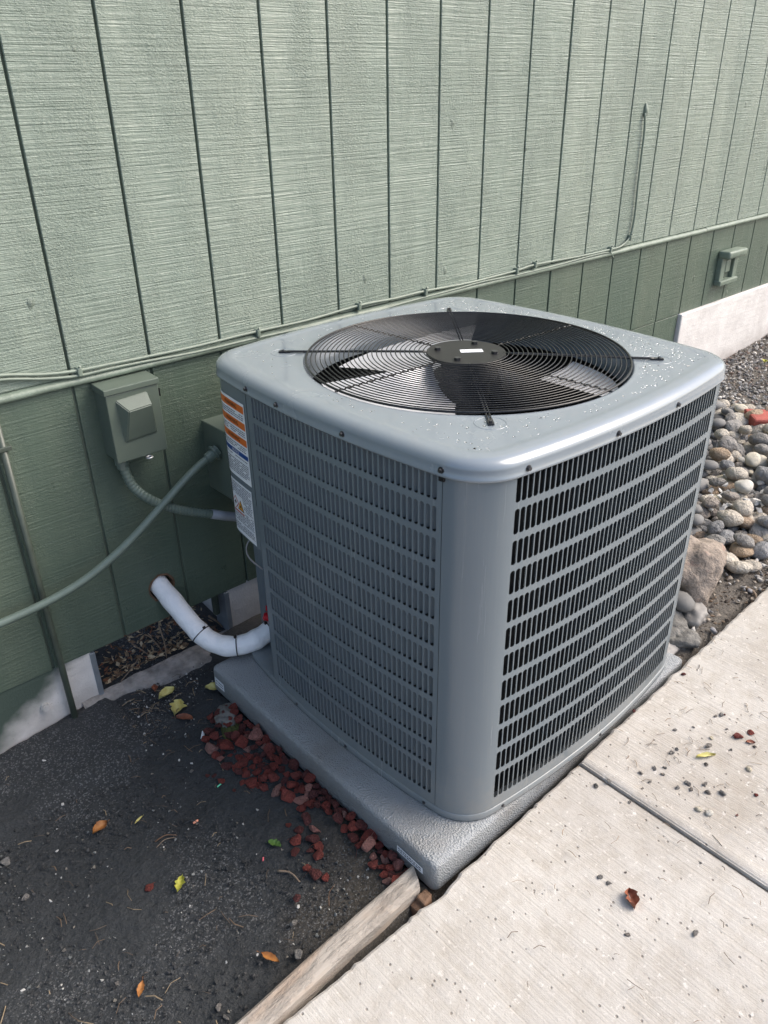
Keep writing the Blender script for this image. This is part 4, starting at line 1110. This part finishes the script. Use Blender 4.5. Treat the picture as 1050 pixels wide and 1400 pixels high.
# mossy concrete lump by the back of the pad
p=atg(318,985); lump('concrete_lump',(p.x-.01,p.y+.01,p.z+.012),(.045,.03,.02),(.1,.1,.9),M['lump'],'flat grey concrete lump among the red stones by the pad','rubble',31,.4,4)
p=atg(322,1000); 
tag(lump('moss_clump',(p.x-.01,p.y,p.z+.008),(.035,.022,.012),(0,0,.9),M['moss'],'moss clump beside the concrete lump','moss',33,.6,4),kind=None)

# ------------------------------------------------------------------ leaves and litter
def leafmesh(L,W,curl,seed,mat,lobes=0):
    rnd=random.Random(seed); v=[];f=[];n=12
    for i in range(n+1):
        t=i/n; w=W*math.sin(math.pi*min(1,t*1.02))**.8*(1+.0*t)
        if lobes: w*=.65+.45*abs(math.sin(t*math.pi*lobes))
        x=L*(t-.5); zc=curl*math.sin(t*math.pi)*L+.1*L*rnd.uniform(-.1,.1)
        for q in (-1,-.5,0,.5,1): v.append((x+.1*abs(q)*w,q*w/2*(1+.15*rnd.uniform(-1,1)),zc*0+abs(q)**1.5*curl*W+.04*L*noise.noise((t*3,q,seed))))
    for i in range(n):
        for k in range(4): a=i*5+k; f.append((a,a+5,a+6,a+1))
    v.append((L*.5,0,0)); v.append((L*.72,.02*L,.05*L)); v.append((L*.72,.05*L,.05*L)); k=len(v); f.append((k-3,k-2,k-1))
    m=bpy.data.meshes.new('fallen_leaf'); m.from_pydata(v,[],f); m.polygons.foreach_set('use_smooth',[True]*len(m.polygons)); m.materials.append(mat); return m
def leaf(u,v,L,W,rz,mat,label,curl=.25,lob=0,walk=False,dz=.006,seed=1):
    p=atsw(u,v) if walk else atg(u,v); place('fallen_leaf',leafmesh(L,W,curl,seed,M[mat],lob),(p.x,p.y,p.z+dz-(0 if not walk else (.0 if p.x>J else .006))),(.15,.1,rz) if not walk else (.04,.03,rz),1,label,'leaf')
leaf(137,1135,.042,.026,.3,'leaf_o','broad curled orange-brown leaf on the bare soil',.35,seed=1)
leaf(370,1312,.046,.016,1.9,'leaf_o','narrow tan leaf on the soil by the timber edging',.2,seed=2)
leaf(193,1355,.036,.013,.9,'leaf_o','small narrow orange leaf on the soil away from the stones',.2,seed=3)
leaf(246,1213,.040,.022,.8,'leaf_y','crumpled yellow-green leaf in the middle of the soil',.4,3,seed=4)
leaf(376,1158,.034,.02,2.0,'leaf_g','torn bright green leaf near the trail of red stones',.4,3,seed=5)
leaf(243,972,.060,.042,.8,'leaf_p','large pale yellow leaf on the soil near the footing',.3,3,seed=6)
leaf(228,952,.055,.03,.2,'leaf_p','folded tan-yellow leaf against the concrete footing',.45,seed=7)
leaf(293,943,.05,.03,-.6,'leaf_p','pale yellow leaf under the white pipe bend',.3,seed=8)
leaf(163,1001,.018,.012,.2,'leaf_y','tiny yellow leaf scrap in the grit',.3,seed=9)
leaf(190,1124,.026,.006,.4,'leaf_p','thin curled pale leaf stem on the soil',.6,seed=10)
leaf(212,945,.03,.02,1.2,'leaf_b','small brown leaf against the concrete footing',.4,seed=14)
leaf(253,985,.05,.028,2.2,'leaf_b','dull brown leaf beside the large pale yellow leaf',.3,seed=15)
leaf(863,1232,.040,.030,.9,'leaf_b','reddish brown crumpled leaf on the sidewalk slab',.5,2,True,seed=11)
leaf(964,1037,.05,.013,-.6,'leaf_p','curled tan leaf among pebbles on the sidewalk',.6,0,True,seed=12)
leaf(1025,1018,.022,.012,-.9,'leaf_b','small brown leaf beside the red chips on the sidewalk',.4,0,True,seed=13)
leaf(1044,500,.05,.03,.3,'leaf_y','yellow leaf on the gravel by the foundation',.3,0,False,.02,seed=16)
def stick(u0,v0,u1,v1,r,label,mat=None,walk=False,bow=.004,cat='twig',group=None,dz=.003):
    g=atsw if walk else atg; a,b=g(u0,v0),g(u1,v1); d=b-a; n=Vector((-d.y,d.x,0))*.12
    twig([a+Vector((0,0,dz)),(a+b)/2+n+Vector((0,0,dz+bow)),b+Vector((0,0,dz))],r,label,cat,group,mat)
stick(380,1192,410,1207,.0028,'short dark twig on the soil near the trail of stones')
stick(212,1152,242,1143,.0018,'pale split twig on the bare soil',M['freshwood']); stick(214,1160,240,1146,.0012,'thin pale splinter beside the split twig')
stick(250,1128,278,1133,.0012,'thin bent wire lying on the soil',M['steel'],bow=.012,cat='wire')
stick(450,1240,458,1210,.001,'pale straw by the red stones near the timber',M['freshwood'])
stick(455,1140,480,1126,.0012,'dry straw between the pad and the stone trail',M['freshwood'])
stick(1010,868,1025,840,.004,'thick dry twig beside the boulder'); stick(985,905,1005,880,.004,'bark-brown twig at the sidewalk edge'); stick(1028,815,1050,808,.003,'thin twig reaching over the sidewalk edge'); stick(1020,805,1035,822,.006,'short stub of bark by the river stones')
# butt and plastic bits
def rod(u,v,L,r,rz,mat,label,cat):
    p=atg(u,v); d=Vector((math.cos(rz),math.sin(rz),.02)); o=cyl('litter_stub',p+Vector((0,0,r+.004)),d,r,L,M[mat],None,12,r*.2); tag(o,label,cat)
rod(278,1008,.026,.0045,.9,'white','weathered white cigarette butt on the soil','cigarette butt')
rod(300,1076,.012,.0018,.2,'green_pl','tiny mint-green plastic stub on the soil','plastic bit'); rod(268,1126,.013,.0028,.0,'peach_pl','peach-coloured plastic stub beside the bent wire','plastic bit'); rod(360,1177,.009,.002,.9,'pink_pl','pink plastic stub by the green leaf','plastic bit')
PEB=[hullmesh('pebble',12,(1,.8,.6),i+120,M['river'],.08) for i in range(6)]
WCH=[hullmesh('pebble',10,(1,.7,.6),i+140,M['chipw'],.08) for i in range(3)]
for i,(u,v,r) in enumerate(((402,1264,.013),(408,1306,.015),(8,1180,.016),(36,1228,.012),(300,1380,.01),(310,1392,.009),(345,1062,.008),(262,1055,.008),(160,1345,.006),(88,1300,.006))):
    p=atg(u,v); place('pebble',PEB[i%6],(p.x,p.y,p.z+r*.4),(0,0,i),r,'loose grey pebble lying on the dark soil','pebble','grey pebbles on the soil')
for i,(u,v,r) in enumerate(((112,1068,.008),(86,1100,.006),(63,1042,.013),(10,1137,.007),(245,1040,.005),(262,1045,.006),(78,1164,.005),(408,1240,.006),(70,1232,.006),(32,1355,.006),(352,1306,.004))):
    p=atg(u,v); place('pebble',WCH[i%3],(p.x,p.y,p.z+r*.4),(0,0,i),r,'small white chip lying on the dark soil','pebble','white chips on the soil')
rnd=random.Random(21)
swp=[(820,1200,.009),(832,1208,.008),(857,1278,.008),(951,1278,.009),(855,1193,.004),(815,1075,.010),(832,1071,.008),(876,1060,.008),(894,1054,.010),(908,1052,.007),(918,1032,.009),(925,1027,.007),(940,1075,.011),(945,1082,.01),(925,1080,.008),(967,1087,.011),(988,1088,.011),(963,1075,.01),(968,1024,.011),(922,1001,.008),(993,1000,.005),(986,980,.011),(978,982,.008),(965,1048,.008),(999,1028,.006),(948,997,.005),(905,1062,.006),(1031,1024,.008),(958,1180,.004),(888,1072,.006),(861,1097,.006),(878,1081,.005)]
for u,v,r in swp:
    p=atsw(u,v); place('pebble',rnd.choice(PEB),(p.x,p.y,p.z+r*.30+(.006 if p.x>J else 0)),(0,0,rnd.uniform(0,6)),r*rnd.uniform(.8,1.05),'small grey pebble scattered on the sidewalk','pebble','pebbles on the sidewalk')
for u,v,r in ((1009,1010,.014),(1025,1005,.010),(934,925,.008),(1033,1090,.006),(866,975,.007),(1006,1117,.005),(990,640+340,.004)):
    p=atsw(u,v); place('lava_chip',rnd.choice(LAVA),(p.x,p.y,p.z+r*.30+(.006 if p.x>J else 0)),(0,0,rnd.uniform(0,6)),r,'small red stone chip on the sidewalk','stone chip','red chips on the sidewalk')
for u,v,r in ((1023,1055,.008),(969,1115,.010),(954,1110,.008),(972,1012,.006)):
    p=atsw(u,v); place('pale_pebble',rnd.choice(PAL),(p.x,p.y,p.z+r*.30+(.006 if p.x>J else 0)),(0,0,rnd.uniform(0,6)),r,'small cream pebble on the sidewalk','pebble','cream pebbles on the sidewalk')
# pine needles on the concrete: too many to count
def needles():
    rnd=random.Random(8); v=[];f=[];colr=[]
    for i in range(110):
        if i<75: u,v_=rnd.gauss(960,70),rnd.gauss(1010,70)
        else: u,v_=rnd.uniform(620,1080),rnd.uniform(980,1420)
        p=atsw(u,v_)
        if p.y>-1.095: continue
        L=rnd.uniform(.008,.034); a=rnd.uniform(0,6.3); b=a+rnd.uniform(-.7,.7)
        P=[p+Vector((0,0,.008)),p+Vector((math.cos(a)*L/2,math.sin(a)*L/2,.009+rnd.random()*.003)),p+Vector((math.cos(a)*L/2+math.cos(b)*L/2,math.sin(a)*L/2+math.sin(b)*L/2,.008))]
        vv,ff=tubevf(P,rnd.uniform(.0004,.0008),4); n=len(v); v+=vv; f+=[tuple(n+k for k in t) for t in ff]; c=rnd.choice([srgb(150,128,106),srgb(120,106,92),srgb(160,140,116),srgb(130,120,108)]); colr+=[c]*len(vv)
    tag(mesh('dry_needles',v,f,M['litter'],None,False,colr),'dry needles and stems scattered on the sidewalk','litter',kind='stuff')
needles()
def soil_straw():
    rnd=random.Random(18); v=[];f=[];colr=[]
    for i in range(260):
        if i<170: u,v_=rnd.gauss(210,80),rnd.gauss(975,28)
        else: u,v_=rnd.uniform(-60,420),rnd.uniform(1000,1420)
        p=atg(u,v_)
        if p.y>-.06 or p.y<-1.0 or (p.x>-.085): continue
        L=rnd.uniform(.008,.04); a=rnd.uniform(0,6.3); b=a+rnd.uniform(-.6,.6)
        P=[p+Vector((0,0,.006)),p+Vector((math.cos(a)*L/2,math.sin(a)*L/2,.010)),p+Vector((math.cos(a)*L/2+math.cos(b)*L/2,math.sin(a)*L/2+math.sin(b)*L/2,.006))]
        vv,ff=tubevf(P,rnd.uniform(.0005,.0013),4); n=len(v); v+=vv; f+=[tuple(n+k for k in t) for t in ff]; c=rnd.choice([srgb(110,92,74),srgb(80,70,60),srgb(140,124,100)]); colr+=[c]*len(vv)
    tag(mesh('dry_straw',v,f,M['litter'],None,False,colr),'dry straw and stems scattered on the soil','litter',kind='stuff')
soil_straw()
fix_subparts()
